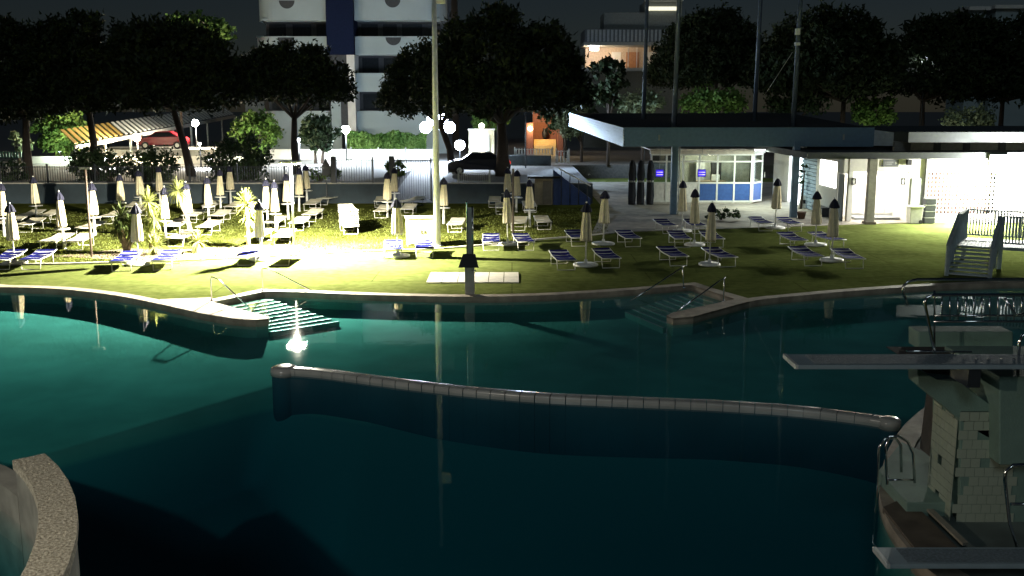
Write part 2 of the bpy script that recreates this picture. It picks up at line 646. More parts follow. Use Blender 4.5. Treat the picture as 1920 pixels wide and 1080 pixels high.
# retaining wall in two stretches
WY = 58.0
xg0, xg1 = G(742, 376).x, G(818, 376).x
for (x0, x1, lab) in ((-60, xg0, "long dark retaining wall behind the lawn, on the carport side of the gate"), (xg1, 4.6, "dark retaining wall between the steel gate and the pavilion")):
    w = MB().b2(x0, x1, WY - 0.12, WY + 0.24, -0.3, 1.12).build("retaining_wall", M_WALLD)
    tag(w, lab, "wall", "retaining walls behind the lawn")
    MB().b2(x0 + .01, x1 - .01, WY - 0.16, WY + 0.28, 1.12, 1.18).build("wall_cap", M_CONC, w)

# ------------------------------------------------------------------ lit lamps near the pool
def ballmesh(name, r, m, sx=1, sy=1, sz=1, n=14):
    prof = [(max(1e-3, r * math.sin(PI * i / 8)), -r * math.cos(PI * i / 8)) for i in range(9)]
    b = MB().lathe(prof, n)
    b.v = [(x * sx, y * sy, z * sz) for x, y, z in b.v]
    return b.mesh(name, m)


LB = G(552, 474)
fl = thing("floodlight_pole", LB, "slim pole with a glowing floodlight head between the yucca and sunbed stack", "lamp")
MB().tube([(0, 0, 0), (0, 0, 3.42)], [0.055, 0.04], 10).build("pole", M_STEEL, fl)
MB().lathe([(0.14, 0.0), (0.14, 0.03), (0.06, 0.05)], 12).build("base_plate", M_STEEL, fl)
hd = MB().box((0, -0.12, 3.46), (0.74, 0.6, 0.10)).build("lamp_head", M_STEEL, fl, bevel=0.02)
MB().box((0, -0.12, 3.392), (0.68, 0.54, 0.02)).build("lamp_lens", emat("flood_lens", (1.0, 0.97, 0.86), 260), hd)
lamp("flood_spot", 'SPOT', LB + Vector((0, -0.12, 3.36)), 16500, (1.0, 0.94, 0.74), fl, 0.11, aim=(-0.17, 0.03, -1), spot=172, blend=0.27)

# post lamp on the near deck, out of the picture, that lights the ring wall and diving tower
NL = Vector((-9.2, 6.0, 0))
nl = thing("deck_lamp", NL, "white globe lamp post on the near deck below the camera", "lamp")
MB().tube([(0, 0, 0), (0, 0, 4.8)], [0.06, 0.045], 10).build("pole", M_STEEL, nl)
put("globe", ballmesh("globe", 0.16, emat("globe_glow", (1, 0.95, 0.8), 8)), nl, (0, 0, 4.95))
lamp("deck_lamp_light", 'POINT', NL + Vector((0.25, 0.25, 4.95)), 250, (1.0, 0.93, 0.78), nl, 0.12)

# ------------------------------------------------------------------ umbrellas
def umbrella_meshes():
    pole = MB().tube([(0, 0, 0.02), (0, 0, 2.12)], 0.024, 8).mesh("pole", M_ALU)
    prof = [(0.06, 0.90), (0.205, 0.86), (0.208, 0.93), (0.19, 1.15), (0.165, 1.45), (0.135, 1.75), (0.11, 1.93)]
    cb = MB()
    nn = 48
    base = []
    rr = random.Random(11)
    ph = [rr.uniform(0.7, 1.3) for _ in range(8)]
    for (r, z) in prof:
        for k in range(nn):
            a = 2 * PI * k / nn
            lobe = abs(math.sin(4 * a))
            amp = 0.26 * ph[int(k / 6) % 8]
            R = r * (1 - amp + amp * lobe ** 0.6)
            cb.v.append((R * math.cos(a), R * math.sin(a), z + (0.018 * lobe if z < 0.9 else 0)))
    for i in range(len(prof) - 1):
        for k in range(nn):
            a, b = i * nn + k, i * nn + (k + 1) % nn
            cb.f.append((a, b, b + nn, a + nn))
            cb.sm.append(True)
    canopy = [cb.mesh("canopy", M_CREAM)]
    for var in range(3):
        rv = random.Random(40 + var)
        vb = MB()
        ph2 = [rv.uniform(.5, 1.5) for _ in range(8)]
        bulge = rv.uniform(-.12, .18)
        tw_ = rv.uniform(-.5, .5)
        for (r, z) in prof:
            zt_ = (z - .86) / 1.07
            for k in range(nn):
                a = 2 * PI * k / nn
                lobe = abs(math.sin(4 * a))
                amp = .26 * ph2[int(k / 6) % 8]
                R_ = r * (1 - amp + amp * lobe ** .6) * (1 + bulge * math.sin(PI * zt_)) * (1 + .07 * math.cos(a + var * 2) * (1 - zt_))
                aa = a + tw_ * zt_
                vb.v.append((R_ * math.cos(aa), R_ * math.sin(aa), z + (.05 * lobe * ph2[int(k / 6) % 8] - .02 if z < .9 else 0)))
        vb.f, vb.sm = list(cb.f), list(cb.sm)
        canopy.append(vb.mesh("canopy", M_CREAM))
    kb = MB()
    for (r0, z0, r1, z1) in ((0.12, 1.88, 0.15, 1.94),):
        pass
    profk = [(0.10, 1.86), (0.165, 1.885), (0.15, 1.97), (0.115, 2.06), (0.07, 2.14), (0.03, 2.19)]
    for (r, z) in profk:
        for k in range(32):
            a = 2 * PI * k / 32
            R = r * (1 + 0.16 * math.cos(8 * a))
            kb.v.append((R * math.cos(a), R * math.sin(a), z))
    for i in range(len(profk) - 1):
        for k in range(32):
            a, b = i * 32 + k, i * 32 + (k + 1) % 32
            kb.f.append((a, b, b + 32, a + 32))
            kb.sm.append(True)
    cap = kb.mesh("top_flap", M_NAVY)
    fin = ballmesh("finial", 0.032, M_WHITE, n=8)
    disc = MB().lathe([(0.42, 0.0), (0.42, 0.06), (0.38, 0.085), (0.07, 0.10), (0.05, 0.22)], 24).mesh("base", M_WHITE)
    table = MB().lathe([(0.05, 0.735), (0.29, 0.745), (0.30, 0.76), (0.30, 0.775), (0.03, 0.785)], 24).mesh("table", M_WHITE)
    sleeve = MB().lathe([(0.075, 0.0), (0.06, 0.25), (0.05, 0.74)], 12).mesh("sleeve", M_WHITE)
    return pole, canopy, cap, fin, disc, table, sleeve


UM = umbrella_meshes()


def umbrella(px, py, table, label, group, lean=0.0):
    p = G(px, py)
    z = 0.012 if table else 0.0
    u = thing("umbrella", (p.x, p.y, z), label, "umbrella", group, random.uniform(0, PI))
    u.rotation_euler.x = random.uniform(-.03, .03)
    u.rotation_euler.y = random.uniform(-.03, .03) + lean
    s = random.uniform(0.97, 1.04)
    w_ = random.uniform(0.9, 1.12)
    u.scale = (w_, w_, s)
    put("pole", UM[0], u)
    put("canopy", random.choice(UM[1]), u)
    put("top_flap", UM[2], u)
    put("finial", UM[3], u, (0, 0, 2.215))
    if table:
        put("table", UM[5], u)
        put("sleeve", UM[6], u)
    else:
        put("base", UM[4], u)
    return u


ROWS = [
    (False, "in the front row by the pool", [(28, 494), (259, 497), (488, 488), (746, 481), (1098, 498), (1330, 497), (1559, 489)]),
    (False, "in the middle row on the turf", [(952, 459), (1131, 458), (1302, 460), (1529, 460)]),
    (False, "in the back row on the turf", [(1279, 434), (1453, 428)]),
    (True, "in the front row on the lawn", [(8, 444), (121, 467), (178, 442), (311, 449), (355, 436), (503, 428), (518, 434), (993, 426)]),
    (True, "in the middle row on the lawn", [(70, 415), (227, 409), (392, 417), (541, 412), (727, 408), (832, 420)]),
    (True, "in the rear row by the wall", [(265, 396), (301, 389), (414, 397), (433, 384), (561, 397), (576, 383), (740, 388), (951, 389), (968, 398)]),
]
for tb, where, pts in ROWS:
    for i, (x, y) in enumerate(sorted(pts)):
        kind = "closed cream table umbrella" if tb else "closed cream umbrella"
        umbrella(x, y, tb, f"{kind}, {ordn(i)} from the carport side {where}", "closed umbrellas")

# ------------------------------------------------------------------ sunbeds
M_BLUEF = bpy.data.materials.new("blue_sling_white_stripes")
M_BLUEF.use_nodes = True
_nt = M_BLUEF.node_tree
_b = _nt.nodes["Principled BSDF"]
_b.inputs["Roughness"].default_value = 0.9
_b.inputs["Specular IOR Level"].default_value = 0.05
_tc = _nt.nodes.new("ShaderNodeTexCoord")
_sp = _nt.nodes.new("ShaderNodeSeparateXYZ")
_cr = _nt.nodes.new("ShaderNodeValToRGB")
_mp = _nt.nodes.new("ShaderNodeMath")
_mp.operation = 'DIVIDE'
_mp.inputs[1].default_value = 1.9
_nt.links.new(_tc.outputs["Object"], _sp.inputs[0])
_nt.links.new(_sp.outputs[1], _mp.inputs[0])
_nt.links.new(_mp.outputs[0], _cr.inputs[0])
_cr.color_ramp.interpolation = 'CONSTANT'
BL, WH = (0.008, 0.010, 0.11, 1), (0.42, 0.42, 0.46, 1)
el = _cr.color_ramp.elements
el[0].position, el[0].color = 0.0, BL
el[1].position, el[1].color = 0.30, WH
for p_, c_ in ((0.33, BL), (0.62, WH), (0.645, BL), (0.80, WH), (0.88, BL)):
    e = el.new(p_)
    e.color = c_
_nt.links.new(_cr.outputs[0], _b.inputs["Base Color"])


def bed_meshes(mf):
    L, Wd, H = 1.9, 0.66, 0.36
    fr = MB()
    hw = Wd / 2

    def zz(t):
        return H + (0.0 if t < 0.62 else (t - 0.62) * 0.22) + 0.0
    for s in (-1, 1):
        fr.tube([(s * hw, L * t, zz(t)) for t in (0, 0.3, 0.62, 0.8, 1.0)], 0.02, 6)
    fr.tube([(-hw, 0, zz(0)), (hw, 0, zz(0))], 0.02, 6)
    fr.tube([(-hw, L, zz(1)), (hw, L, zz(1))], 0.02, 6)
    frame = fr.mesh("frame", M_ALU)
    fb = MB()
    ts = [0.0, 0.15, 0.3, 0.45, 0.62, 0.72, 0.85, 1.0]
    us = [-1, -0.5, 0, 0.5, 1]
    for lay in (0.0, -0.012):
        for t in ts:
            for u in us:
                sag = -0.035 * (1 - u * u) * math.sin(PI * min(1, max(0.0, t)))
                fb.v.append((u * (hw - 0.012), L * t, zz(t) + 0.022 + sag + lay))
    nu = len(us)
    nl_ = len(ts) * nu
    for o in (0, nl_):
        for i in range(len(ts) - 1):
            for k in range(nu - 1):
                a = o + i * nu + k
                fb.f.append((a, a + 1, a + nu + 1, a + nu))
                fb.sm.append(True)
    fab = fb.raw("fabric", mf)
    legs = []
    for y, sp in ((0.22, -0.10), (1.45, 0.10)):
        lb = MB()
        z0 = zz(y / L)
        lb.tube([(-hw + .01, y, z0), (-hw + .03, y + sp, 0.014), (hw - .03, y + sp, 0.014), (hw - .01, y, z0)], 0.016, 6)
        legs.append(lb.mesh("leg", M_ALU))
    br = MB().tube([(-hw, L * 0.62, zz(.62)), (hw, L * 0.62, zz(.62))], 0.014, 6).mesh("hinge_bar", M_ALU)
    return frame, fab, legs, br


BEDW = bed_meshes(M_BEDCREAM)
BEDB = bed_meshes(M_BLUEF)


def sunbed(px, py, meshes, label, group, rz=None, z=0.0, pos=None):
    p = G(px, py) if pos is None else Vector(pos)
    b = thing("sunbed", (p.x, p.y, p.z + z), label, "sunbed", group, random.uniform(-.09, .09) if rz is None else rz)
    put("frame", meshes[0], b)
    put("fabric", meshes[1], b)
    for l in meshes[2]:
        put("leg", l, b)
    put("hinge_bar", meshes[3], b)
    return b


LAWN_BEDS = [
    ("front", [(88, 471), (138, 471), (327, 464), (475, 461), (528, 461)]),
    ("second", [(2, 434), (45, 437), (155, 444), (322, 440), (382, 442), (507, 433), (555, 434), (852, 437), (971, 434), (1021, 432)]),
    ("third", [(43, 419), (81, 419), (198, 421), (247, 411), (355, 419), (406, 419), (579, 417), (713, 410), (762, 406)]),
    ("rear", [(243, 401), (390, 399), (431, 401), (580, 396), (603, 385), (713, 390), (761, 390), (927, 390), (941, 403), (995, 400)]),
]
for row, pts in LAWN_BEDS:
    for i, (x, y) in enumerate(sorted(pts)):
        rz = random.uniform(-.12, .02) if x < 300 else random.uniform(-.07, .07)
        if x in (603, 761):
            rz = -0.35
        sunbed(x, y, BEDW, f"cream sunbed, {ordn(i)} from the carport side in the {row} row on the lawn", "cream sunbeds on the lawn", rz if x > 300 else -rz, 0.012)
DECK_BEDS = [
    ("front", [(-2, 507, .12), (56, 507, .12), (226, 510, .14), (303, 508, .12), (461, 499, .05), (524, 499, -.02), (737, 486, .10), (796, 485, .08), (921, 471, .02), (987, 471, .12),
               (1063, 508, .12), (1147, 504, .12), (1274, 500, .12)]),
    ("front", [(1366, 502, .16), (1527, 500, .06), (1604, 505, -.02)]),
    ("second", [(1087, 463, .1), (1188, 464, .12), (1281, 465, .02), (1343, 465, .02), (1499, 468, .05), (1572, 467, .22)]),
    ("rear", [(1257, 439, .1), (1312, 439, .05), (1437, 434, .05), (1492, 435, .08)]),
]
for k, (row, pts) in enumerate(DECK_BEDS):
    for i, (x, y, rz) in enumerate(pts):
        lab = f"blue striped sunbed, {ordn(i)} from the carport side in the {row} row on the turf"
        if k == 1:
            lab = f"blue striped sunbed, {['third', 'second', 'first'][i]} from the wooden stair end of the front turf row"
        sunbed(x, y, BEDB, lab, "blue sunbeds on the turf", rz)
# the stack of spare beds
sp0 = G(659, 441)
for i in range(9):
    lab = "lowest cream sunbed of the stack, standing on the lawn" if i == 0 else ("top cream sunbed of the stack on the lawn" if i == 8 else f"cream sunbed in the stack on the lawn, {ordn(i)} above the lowest")
    b = thing("sunbed", (sp0.x + random.uniform(-.03, .03), sp0.y + random.uniform(-.03, .03), 0.012 + 0.088 * i), lab, "sunbed", "stacked sunbeds", 0.28 + random.uniform(-.02, .02))
    put("frame", BEDW[0], b)
    put("fabric", BEDW[1], b)
    if i == 0:
        for l in BEDW[2]:
            put("leg", l, b)
    else:
        fm = bpy.data.meshes.get("folded_legs") or MB().b2(-.31, .31, .2, .24, .30, .335).b2(-.31, .31, 1.4, 1.44, .30, .335).mesh("folded_legs", M_ALU)
        put("folded_legs", fm, b)
    put("hinge_bar", BEDW[3], b)

# ------------------------------------------------------------------ cabinet, shower, poles
cp = G(792, 462)
cbn = thing("storage_cabinet", (cp.x, cp.y, 0.0), "cream two-door storage cabinet beside the tall lamp mast", "cabinet", rz=0.13)
M_CAB = mat("cream_plastic", (0.62, 0.58, 0.46), 0.55, var=0.05)
MB().b2(-.62, .62, 0, .6, .05, 1.12).build("body", M_CAB, cbn, bevel=.015)
for s in (-1, 1):
    d = MB().b2(min(0.008 * s, .54 * s), max(0.008 * s, .54 * s), -.03, -.002, .12, 1.04).build("door", M_CAB, cbn, bevel=.008)
    MB().box((s * .06, -.045, .6), (.025, .03, .14)).build("handle", M_STEEL, d)
MB().b2(-.66, .66, -.05, .64, 1.122, 1.17).build("lid", M_CAB, cbn, bevel=.012)
MB().b2(-.60, .60, .02, .58, 0.0, .048).build("plinth", M_STEEL, cbn)

sp = G(881, 553)
sh = thing("shower_post", sp, "grey shower post with black trapezoid board at the pool edge", "shower")
MB().b2(-.14, .14, -.09, .09, 0, .90).build("lower_post", M_CONC, sh, bevel=.01)
MB().b2(-.09, .12, -.07, .07, .902, 2.6).build("upper_post", M_STEEL, sh, bevel=.01)
MB().tube([(-.07, -.09, .95), (-.07, -.09, 2.72), (-.07, -.16, 2.8), (-.07, -.24, 2.76)], .022, 8).build("riser_pipe", M_CHROME, sh)
MB().tube([(.09, -.09, 1.2), (.09, -.09, 2.66)], .018, 8).build("water_pipe", M_CHROME, sh)
MB().hexa([(-.32, -.30, .87), (.28, -.30, .87), (.28, -.27, .87), (-.32, -.27, .87), (-.19, -.12, 1.25), (.17, -.12, 1.25), (.17, -.095, 1.25), (-.19, -.095, 1.25)]).build("board", M_BLACK, sh)
MB().tube([(.05, -.1, .75), (.2, -.14, .75)], .02, 8).build("tap", M_CHROME, sh)

pad = put("shower_pad", None, None, G(886, 531))
pad["kind"] = "structure"
pad["label"] = "pale slab pad behind the shower post"
a0, a1 = G(798, 531), G(973, 530)
dpt = G(886, 512).y - G(886, 531).y
ns = 6
for i in range(ns):
    for j in range(2):
        x0 = a0.x + (a1.x - a0.x) * i / ns - a0.x - (a1.x - a0.x) / 2
        sl = MB().b2(x0 + .012, x0 + (a1.x - a0.x) / ns - .012, j * dpt / 2 + .012, (j + 1) * dpt / 2 - .012, -.01, .028 + random.uniform(0, .006)).mesh("slab", mat("pale_slab", (0.55, 0.52, 0.45), .8, var=.1))
        put("slab", sl, pad)

mp = G(820, 462)
mast = thing("lamp_mast", mp, "tall pale lamp mast rising out of view beside the storage cabinet", "lamp mast")
MB().tube([(0, 0, 0), (0, 0, 12.6)], [.14, .075], 14).build("pole", mat("galvanised", (.46, .47, .46), .5), mast)
MB().lathe([(.24, 0), (.24, .04), (.16, .06)], 14).build("base_plate", M_STEEL, mast)
MB().box((.25, .1, 9.55), (.34, .3, .3)).build("floodlight_head", M_ALU, mast, bevel=.02)
MB().tube([(0, 0, 9.6), (.25, .1, 9.6)], .03, 6).build("arm", M_ALU, mast)

for px, py, h, lab, top in ((172, 482, 3.25, "thin brown post with a short bar on top near the yuccas", True), (962, 443, 2.85, "thin grey post standing among the umbrellas near the shower", False)):
    q = G(px, py)
    t = thing("post", q, lab, "post")
    MB().tube([(0, 0, 0), (0, 0, h)], .045, 8).build("pole", mat("brown_steel", (0.12, 0.09, 0.07), .6), t)
    if top:
        MB().box((0, 0, h + .03), (.42, .12, .07)).build("crossbar", M_STEEL, t)
    else:
        MB().lathe([(.05, h), (.05, h + .04), (.01, h + .06)], 8).build("top_cap", M_STEEL, t)

# ------------------------------------------------------------------ yuccas
def yucca(px, py, heads, label, m, leaf=0.62, cnt=120, trunks=True):
    """heads: [(dx, dy, z, radius)] relative to the base, z height"""
    q = G(px, py)
    y = thing("yucca", (q.x, q.y, 0.01), label, "yucca", "yuccas in the planting strip")
    rr = random.Random(px)
    for (dx, dy, z, R) in heads:
        if z > 0.35:
            MB().tube([(dx * .1, dy * .1, 0), (dx * .35, dy * .3, z * .35), (dx * .8, dy * .8, z * .7), (dx, dy, z)], [.085, .07, .06, .05], 8).build("trunk", M_YTRUNK, y)
        lb = MB()
        for i in range(cnt):
            az = rr.uniform(0, 2 * PI)
            elv = rr.uniform(-1.15, 1.5)
            L = R * rr.uniform(.75, 1.1)
            d = Vector((math.cos(az) * math.cos(elv), math.sin(az) * math.cos(elv), math.sin(elv)))
            sd = d.cross(Vector((0, 0, 1)))
            sd = sd.normalized() if sd.length > 1e-3 else Vector((1, 0, 0))
            o = Vector((dx, dy, z)) + d * .04
            w = rr.uniform(.016, .026)
            mid = o + d * (L * .55) + Vector((0, 0, -.01))
            tip = o + d * L + Vector((0, 0, -.14 * L * (1.2 - elv / 2)))
            lb.add([o - sd * w * .7, o + sd * w * .7, mid + sd * w, mid - sd * w, tip], [(0, 1, 2, 3), (3, 2, 4)])
        put("crown", lb.raw("crown", m), y)["kind"] = "stuff"
    return y


yucca(238, 474, [(-.15, 0, 1.35, .62), (.15, .1, 1.0, .55), (-.35, .1, .9, .5), (.35, -.1, .7, .45)], "dark bushy yucca with several stems beside the post", M_YUCCAD)
yucca(284, 475, [(0, 0, 1.95, .62), (.14, .05, 1.35, .55), (.05, 0, .75, .5)], "tall yucca with a shaggy crown behind a front row umbrella", M_YUCCA)
yucca(291, 478, [(0, 0, .3, .62)], "low spiky yucca clump at the foot of the tall yucca", M_YUCCA)
yucca(366, 450, [(-.62, 0, 2.05, .62)], "leaning yucca with a bare pale trunk and round head", M_YUCCA)
yucca(372, 474, [(0, 0, .42, .58)], "small young yucca on the sandy strip", M_YUCCA, cnt=90)
yucca(466, 466, [(0, 0, 1.75, .66), (.05, 0, 1.25, .5)], "bright yucca next to the floodlight pole", M_YUCCA)
# low grass-like shrub before the kiosk
def shrub(name, center, size, label, m, count, leaf=0.1, cat="shrub", group=None, seed=1, trunk=None, bare=0.0):
    rr = random.Random(seed)
    c = Vector(center)
    t = thing(name, (c.x, c.y, c.z), label, cat, group)
    lb = MB()
    cl = []
    for i in range(max(8, count // 34)):
        while True:
            q = Vector((rr.uniform(-1, 1), rr.uniform(-1, 1), rr.uniform(-1, 1)))
            if q.length < 1 and q.length > 0.25:
                break
        cl.append((Vector((q.x * size[0], q.y * size[1], (q.z * 0.5 + 0.5) * size[2] + bare)), rr.uniform(.14, .30)))
    for i in range(count):
        k, cr = rr.choice(cl)
        d = Vector((rr.gauss(0, 1), rr.gauss(0, 1), rr.gauss(0, 1))).normalized()
        o = k + d * (min(size) * cr * rr.uniform(.4, 1.35))
        u = Vector((rr.gauss(0, 1), rr.gauss(0, 1), rr.gauss(0, 1))).normalized()
        w = u.cross(d)
        w = w.normalized() if w.length > 1e-3 else Vector((1, 0, 0))
        s = leaf * rr.uniform(.6, 1.4)
        lb.add([o - w * s * .35, o + u * s * .5, o + w * s * .35, o - u * s * .5], [(0, 1, 2, 3)])
    put("foliage", lb.raw("foliage", m), t)
    if trunk is None:
        trunk = [(0, 0)]
    tb = MB()
    for (dx, dy) in trunk:
        tb.tube([(dx, dy, 0), (dx * 1.2 + rr.uniform(-.1, .1), dy, (bare + size[2] * .35)), (dx * 1.4, dy, bare + size[2] * .6)], [.05 + .012 * size[2], .04, .02], 7)
    tb.build("stem", M_BARK, t)
    return t


q = G(1352, 413)
shrub("low_shrub", (q.x, q.y, 0.0), (.9, .4, .6), "low leafy shrub on the terrace before the kiosk", M_LEAFD, 700, .11, "shrub", seed=5)

# ------------------------------------------------------------------ pool steps and rails
M_NOSE = mat("white_nosing", (0.42, 0.48, 0.45), .5, var=.05)


def pool_steps(T0, T1, E0, E1, nstep, label):
    """T0,T1 ends of the top edge; E0,E1 ends of the lowest nosing (photo pixels at water level)"""
    t0, t1, e0, e1 = G(*T0), G(*T1), G(*E0, WATER_Z), G(*E1, WATER_Z)
    root = thing("pool_steps", t0, label, "steps", "steps into the pool")
    root["kind"] = "thing"
    for i in range(nstep):
        ka, kb = i / nstep, (i + 1) / nstep
        z = WATER_Z - 0.012 - 0.022 * (i + 1)
        a, b = t0.lerp(e0, ka), t1.lerp(e1, ka)
        c, d = t1.lerp(e1, kb), t0.lerp(e0, kb)
        P = [Vector((p.x, p.y, 0)) - Vector((t0.x, t0.y, 0)) for p in (a, b, c, d)]
        lo = [p + Vector((0, 0, -0.9)) for p in P]
        hi = [p + Vector((0, 0, z)) for p in P]
        st = MB().hexa(lo + hi).build("step", M_POOL, root)
        q0, q1 = P[3], P[2]
        inw = (P[0] - P[3]) * 0.16
        inw2 = (P[1] - P[2]) * 0.16
        nb = MB().hexa([q0 + Vector((0, 0, z + .003)), q1 + Vector((0, 0, z + .003)), q1 + inw2 + Vector((0, 0, z + .003)), q0 + inw + Vector((0, 0, z + .003)),
                        q0 + Vector((0, 0, z + .012)), q1 + Vector((0, 0, z + .012)), q1 + inw2 + Vector((0, 0, z + .012)), q0 + inw + Vector((0, 0, z + .012))])
        nb.build("nosing", M_NOSE, st)
    return root


pool_steps((402, 570), (500, 551), (508, 607), (636, 588), 10, "white-edged steps into the water beside the bright floodlit deck")
pool_steps((1371, 563), (1292, 538), (1243, 601), (1172, 572), 9, "shaded steps into the water below the blue sunbeds")


def rail(base, top, bend, end, label, r=0.02):
    b = G(*base)
    Yb = b.y
    pts = [b, D(*top, Yb) - Vector((0, 0, .05)), D(*top, Yb) + Vector((.04, -.02, .0)), D(*bend, Yb - .25)]
    e = G(*end, WATER_Z - .1)
    pts.append(pts[-1].lerp(e, .5) + Vector((0, 0, .0)))
    pts.append(e)
    root = thing("pool_handrail", b, label, "handrail", "handrails of the pool steps")
    MB().tube([p - b for p in pts], r, 8).build("rail", M_CHROME, root)
    MB().lathe([(.05, .034), (.05, .045), (.025, .055)], 10).build("flange", M_CHROME, root)


rail((397, 566), (395, 519), (410, 524), (474, 583), "steel handrail on the landing corner, beside the bright steps")
rail((493, 547), (491, 503), (505, 504), (607, 557), "steel handrail where the bright steps meet the straight pool edge")
rail((1282, 541), (1280, 499), (1274, 505), (1180, 566), "steel handrail where the shaded steps meet the pool edge")
rail((1357, 567), (1358, 520), (1350, 526), (1262, 590), "steel handrail on the landing of the shaded steps")

# ------------------------------------------------------------------ divider wall in the water
dv_px = [(540, 690), (600, 694), (700, 707), (820, 722), (920, 732), (1020, 740), (1120, 745), (1220, 749), (1320, 753), (1420, 759), (1500, 765), (1580, 774), (1640, 782), (1668, 787)]
dv = [G(*p, -0.02) for p in dv_px]
dl = [0]
for a, b in zip(dv[:-1], dv[1:]):
    dl.append(dl[-1] + (b - a).length)


def along(s):
    s = min(max(s, 0), dl[-1])
    for i in range(len(dv) - 1):
        if s <= dl[i + 1]:
            t = (s - dl[i]) / (dl[i + 1] - dl[i])
            a, b, c, d = dv[max(0, i - 1)], dv[i], dv[i + 1], dv[min(len(dv) - 1, i + 2)]
            return 0.5 * ((2 * b) + (c - a) * t + (2 * a - 5 * b + 4 * c - d) * t * t + (3 * b - a - 3 * c + d) * t ** 3)
    return dv[-1]


dvr = thing("pool_divider", Vector((dv[0].x, dv[0].y, 0)), "long curved tiled divider wall just above the water", "pool divider")
o0 = Vector((dv[0].x, dv[0].y, 0))
core = MB()
TS = 0.30
nt_ = int(dl[-1] / TS)
for i in range(nt_ + 1):
    pass
prev = None
hw = 0.15
for i in range(nt_):
    s0, s1 = i * TS, (i + 1) * TS
    A, B = along(s0), along(s1)
    d = (B - A).normalized()
    nrm = Vector((-d.y, d.x, 0)).normalized()
    core.hexa([A - nrm * (hw - .01) - o0 + Vector((0, 0, -1.5)), B - nrm * (hw - .01) - o0 + Vector((0, 0, -1.5)), B + nrm * (hw - .01) - o0 + Vector((0, 0, -1.5)), A + nrm * (hw - .01) - o0 + Vector((0, 0, -1.5)),
               A - nrm * (hw - .01) - o0 + Vector((0, 0, -.05)), B - nrm * (hw - .01) - o0 + Vector((0, 0, -.05)), B + nrm * (hw - .01) - o0 + Vector((0, 0, -.05)), A + nrm * (hw - .01) - o0 + Vector((0, 0, -.05))])
    tb = MB()
    gap = 0.008
    A2, B2 = A + d * gap - o0, B - d * gap - o0
    prof = [(-hw, -.13), (-hw, -.02), (-hw * .9, .008), (-hw * .6, .018), (0, .02), (hw * .6, .018), (hw * .9, .008), (hw, -.02), (hw, -.13)]
    vv = [A2 + nrm * x + Vector((0, 0, z)) for x, z in prof] + [B2 + nrm * x + Vector((0, 0, z)) for x, z in prof]
    m9 = len(prof)
    tb.add(vv, [(k, k + 1, k + 1 + m9, k + m9) for k in range(m9 - 1)], True)
    tb.add([v for v in vv[:m9]], [tuple(range(m9))])
    tb.add([v for v in vv[m9:]], [tuple(range(m9))])
    tb.build("tile", M_TILEW, dvr)
core.build("core", M_DEEPSHADE, dvr)  # shade on the deep side comes from this dark colour
tipc = along(0.05) - o0
MB().lathe([(.27, -1.6), (.27, -.16)], 24, c=tuple(tipc - Vector((.12, -.06, 0)))).build("end_core", M_DEEPSHADE, dvr)
MB().lathe([(.30, -.15), (.30, -.06), (.28, .0), (.22, .03), (.12, .04), (.02, .042)], 28, c=tuple(tipc - Vector((.12, -.06, 0)))).build("rounded_end", M_TILEW, dvr)
endc = along(dl[-1]) - o0
MB().lathe([(.18, -1.6), (.18, -.16)], 20, c=tuple(endc)).build("end_core", M_DEEPSHADE, dvr)
MB().lathe([(.20, -.15), (.20, -.05), (.19, .01), (.13, .04), (.02, .05)], 20, c=tuple(endc)).build("rounded_end", M_TILEW, dvr)

# ------------------------------------------------------------------ round pebble ring wall, near corner
ring_z = 0.85
ra, rb, rc = G(84, 850, ring_z), G(146, 962, ring_z), G(112, 1092, ring_z)
RC, RR = circ(ra, rb, rc)
ring = thing("stone_ring_wall", (RC.x, RC.y, 0), "round wall with pebble-dashed rim at the near pool corner", "ring wall")
M_PEB = mat("pebble_dash", (0.28, 0.245, 0.18), .85, col2=(0.68, 0.62, 0.50), scale=26, bump=1.0, bscale=30)
M_INN = mat("ring_render", (0.30, 0.29, 0.25), .85, var=.2, scale=2.5)
a_st = math.atan2(ra.y - RC.y, ra.x - RC.x)
RW = 0.42


def arc_wall(a0, a1, r0, r1, z0, z1, nseg=48):
    b = MB()
    m = nseg + 1
    for i in range(m):
        a = a0 + (a1 - a0) * i / nseg
        ca, sa = math.cos(a), math.sin(a)
        b.v += [(r0 * ca, r0 * sa, z0), (r1 * ca, r1 * sa, z0), (r1 * ca, r1 * sa, z1), (r0 * ca, r0 * sa, z1)]
    for i in range(nseg):
        o = i * 4
        for k in range(4):
            b.f.append((o + k, o + (k + 1) % 4, o + 4 + (k + 1) % 4, o + 4 + k))
            b.sm.append(False)
    b.f += [(0, 1, 2, 3), (nseg * 4 + 3, nseg * 4 + 2, nseg * 4 + 1, nseg * 4)]
    b.sm += [False, False]
    return b


arc_wall(a_st, a_st - 2 * PI + 1.3, RR - RW + .03, RR - .03, -2.6, ring_z - .13, 64).build("wall", M_INN, ring)
arc_wall(a_st, a_st - 2 * PI + 1.3, RR - RW, RR, ring_z - .128, ring_z, 64).build("rim", M_PEB, ring)
arc_wall(a_st + .004, a_st + 1.3 - .004, RR - RW + .03, RR - .03, -2.6, ring_z - .55, 30).build("low_wall", M_INN, ring)
# round light fitting on the inner wall, opposite the opening
li = Vector((math.cos(-0.15), math.sin(-0.15), 0))
lv = MB().lathe([(.13, 0), (.13, .03), (.10, .05)], 18)
fit = lv.build("round_fitting", M_WHITE, ring)
fit.rotation_euler = (0, -PI / 2, -0.15)
fit.location = li * (RR - RW + .03 - .0) + Vector((0, 0, .25))
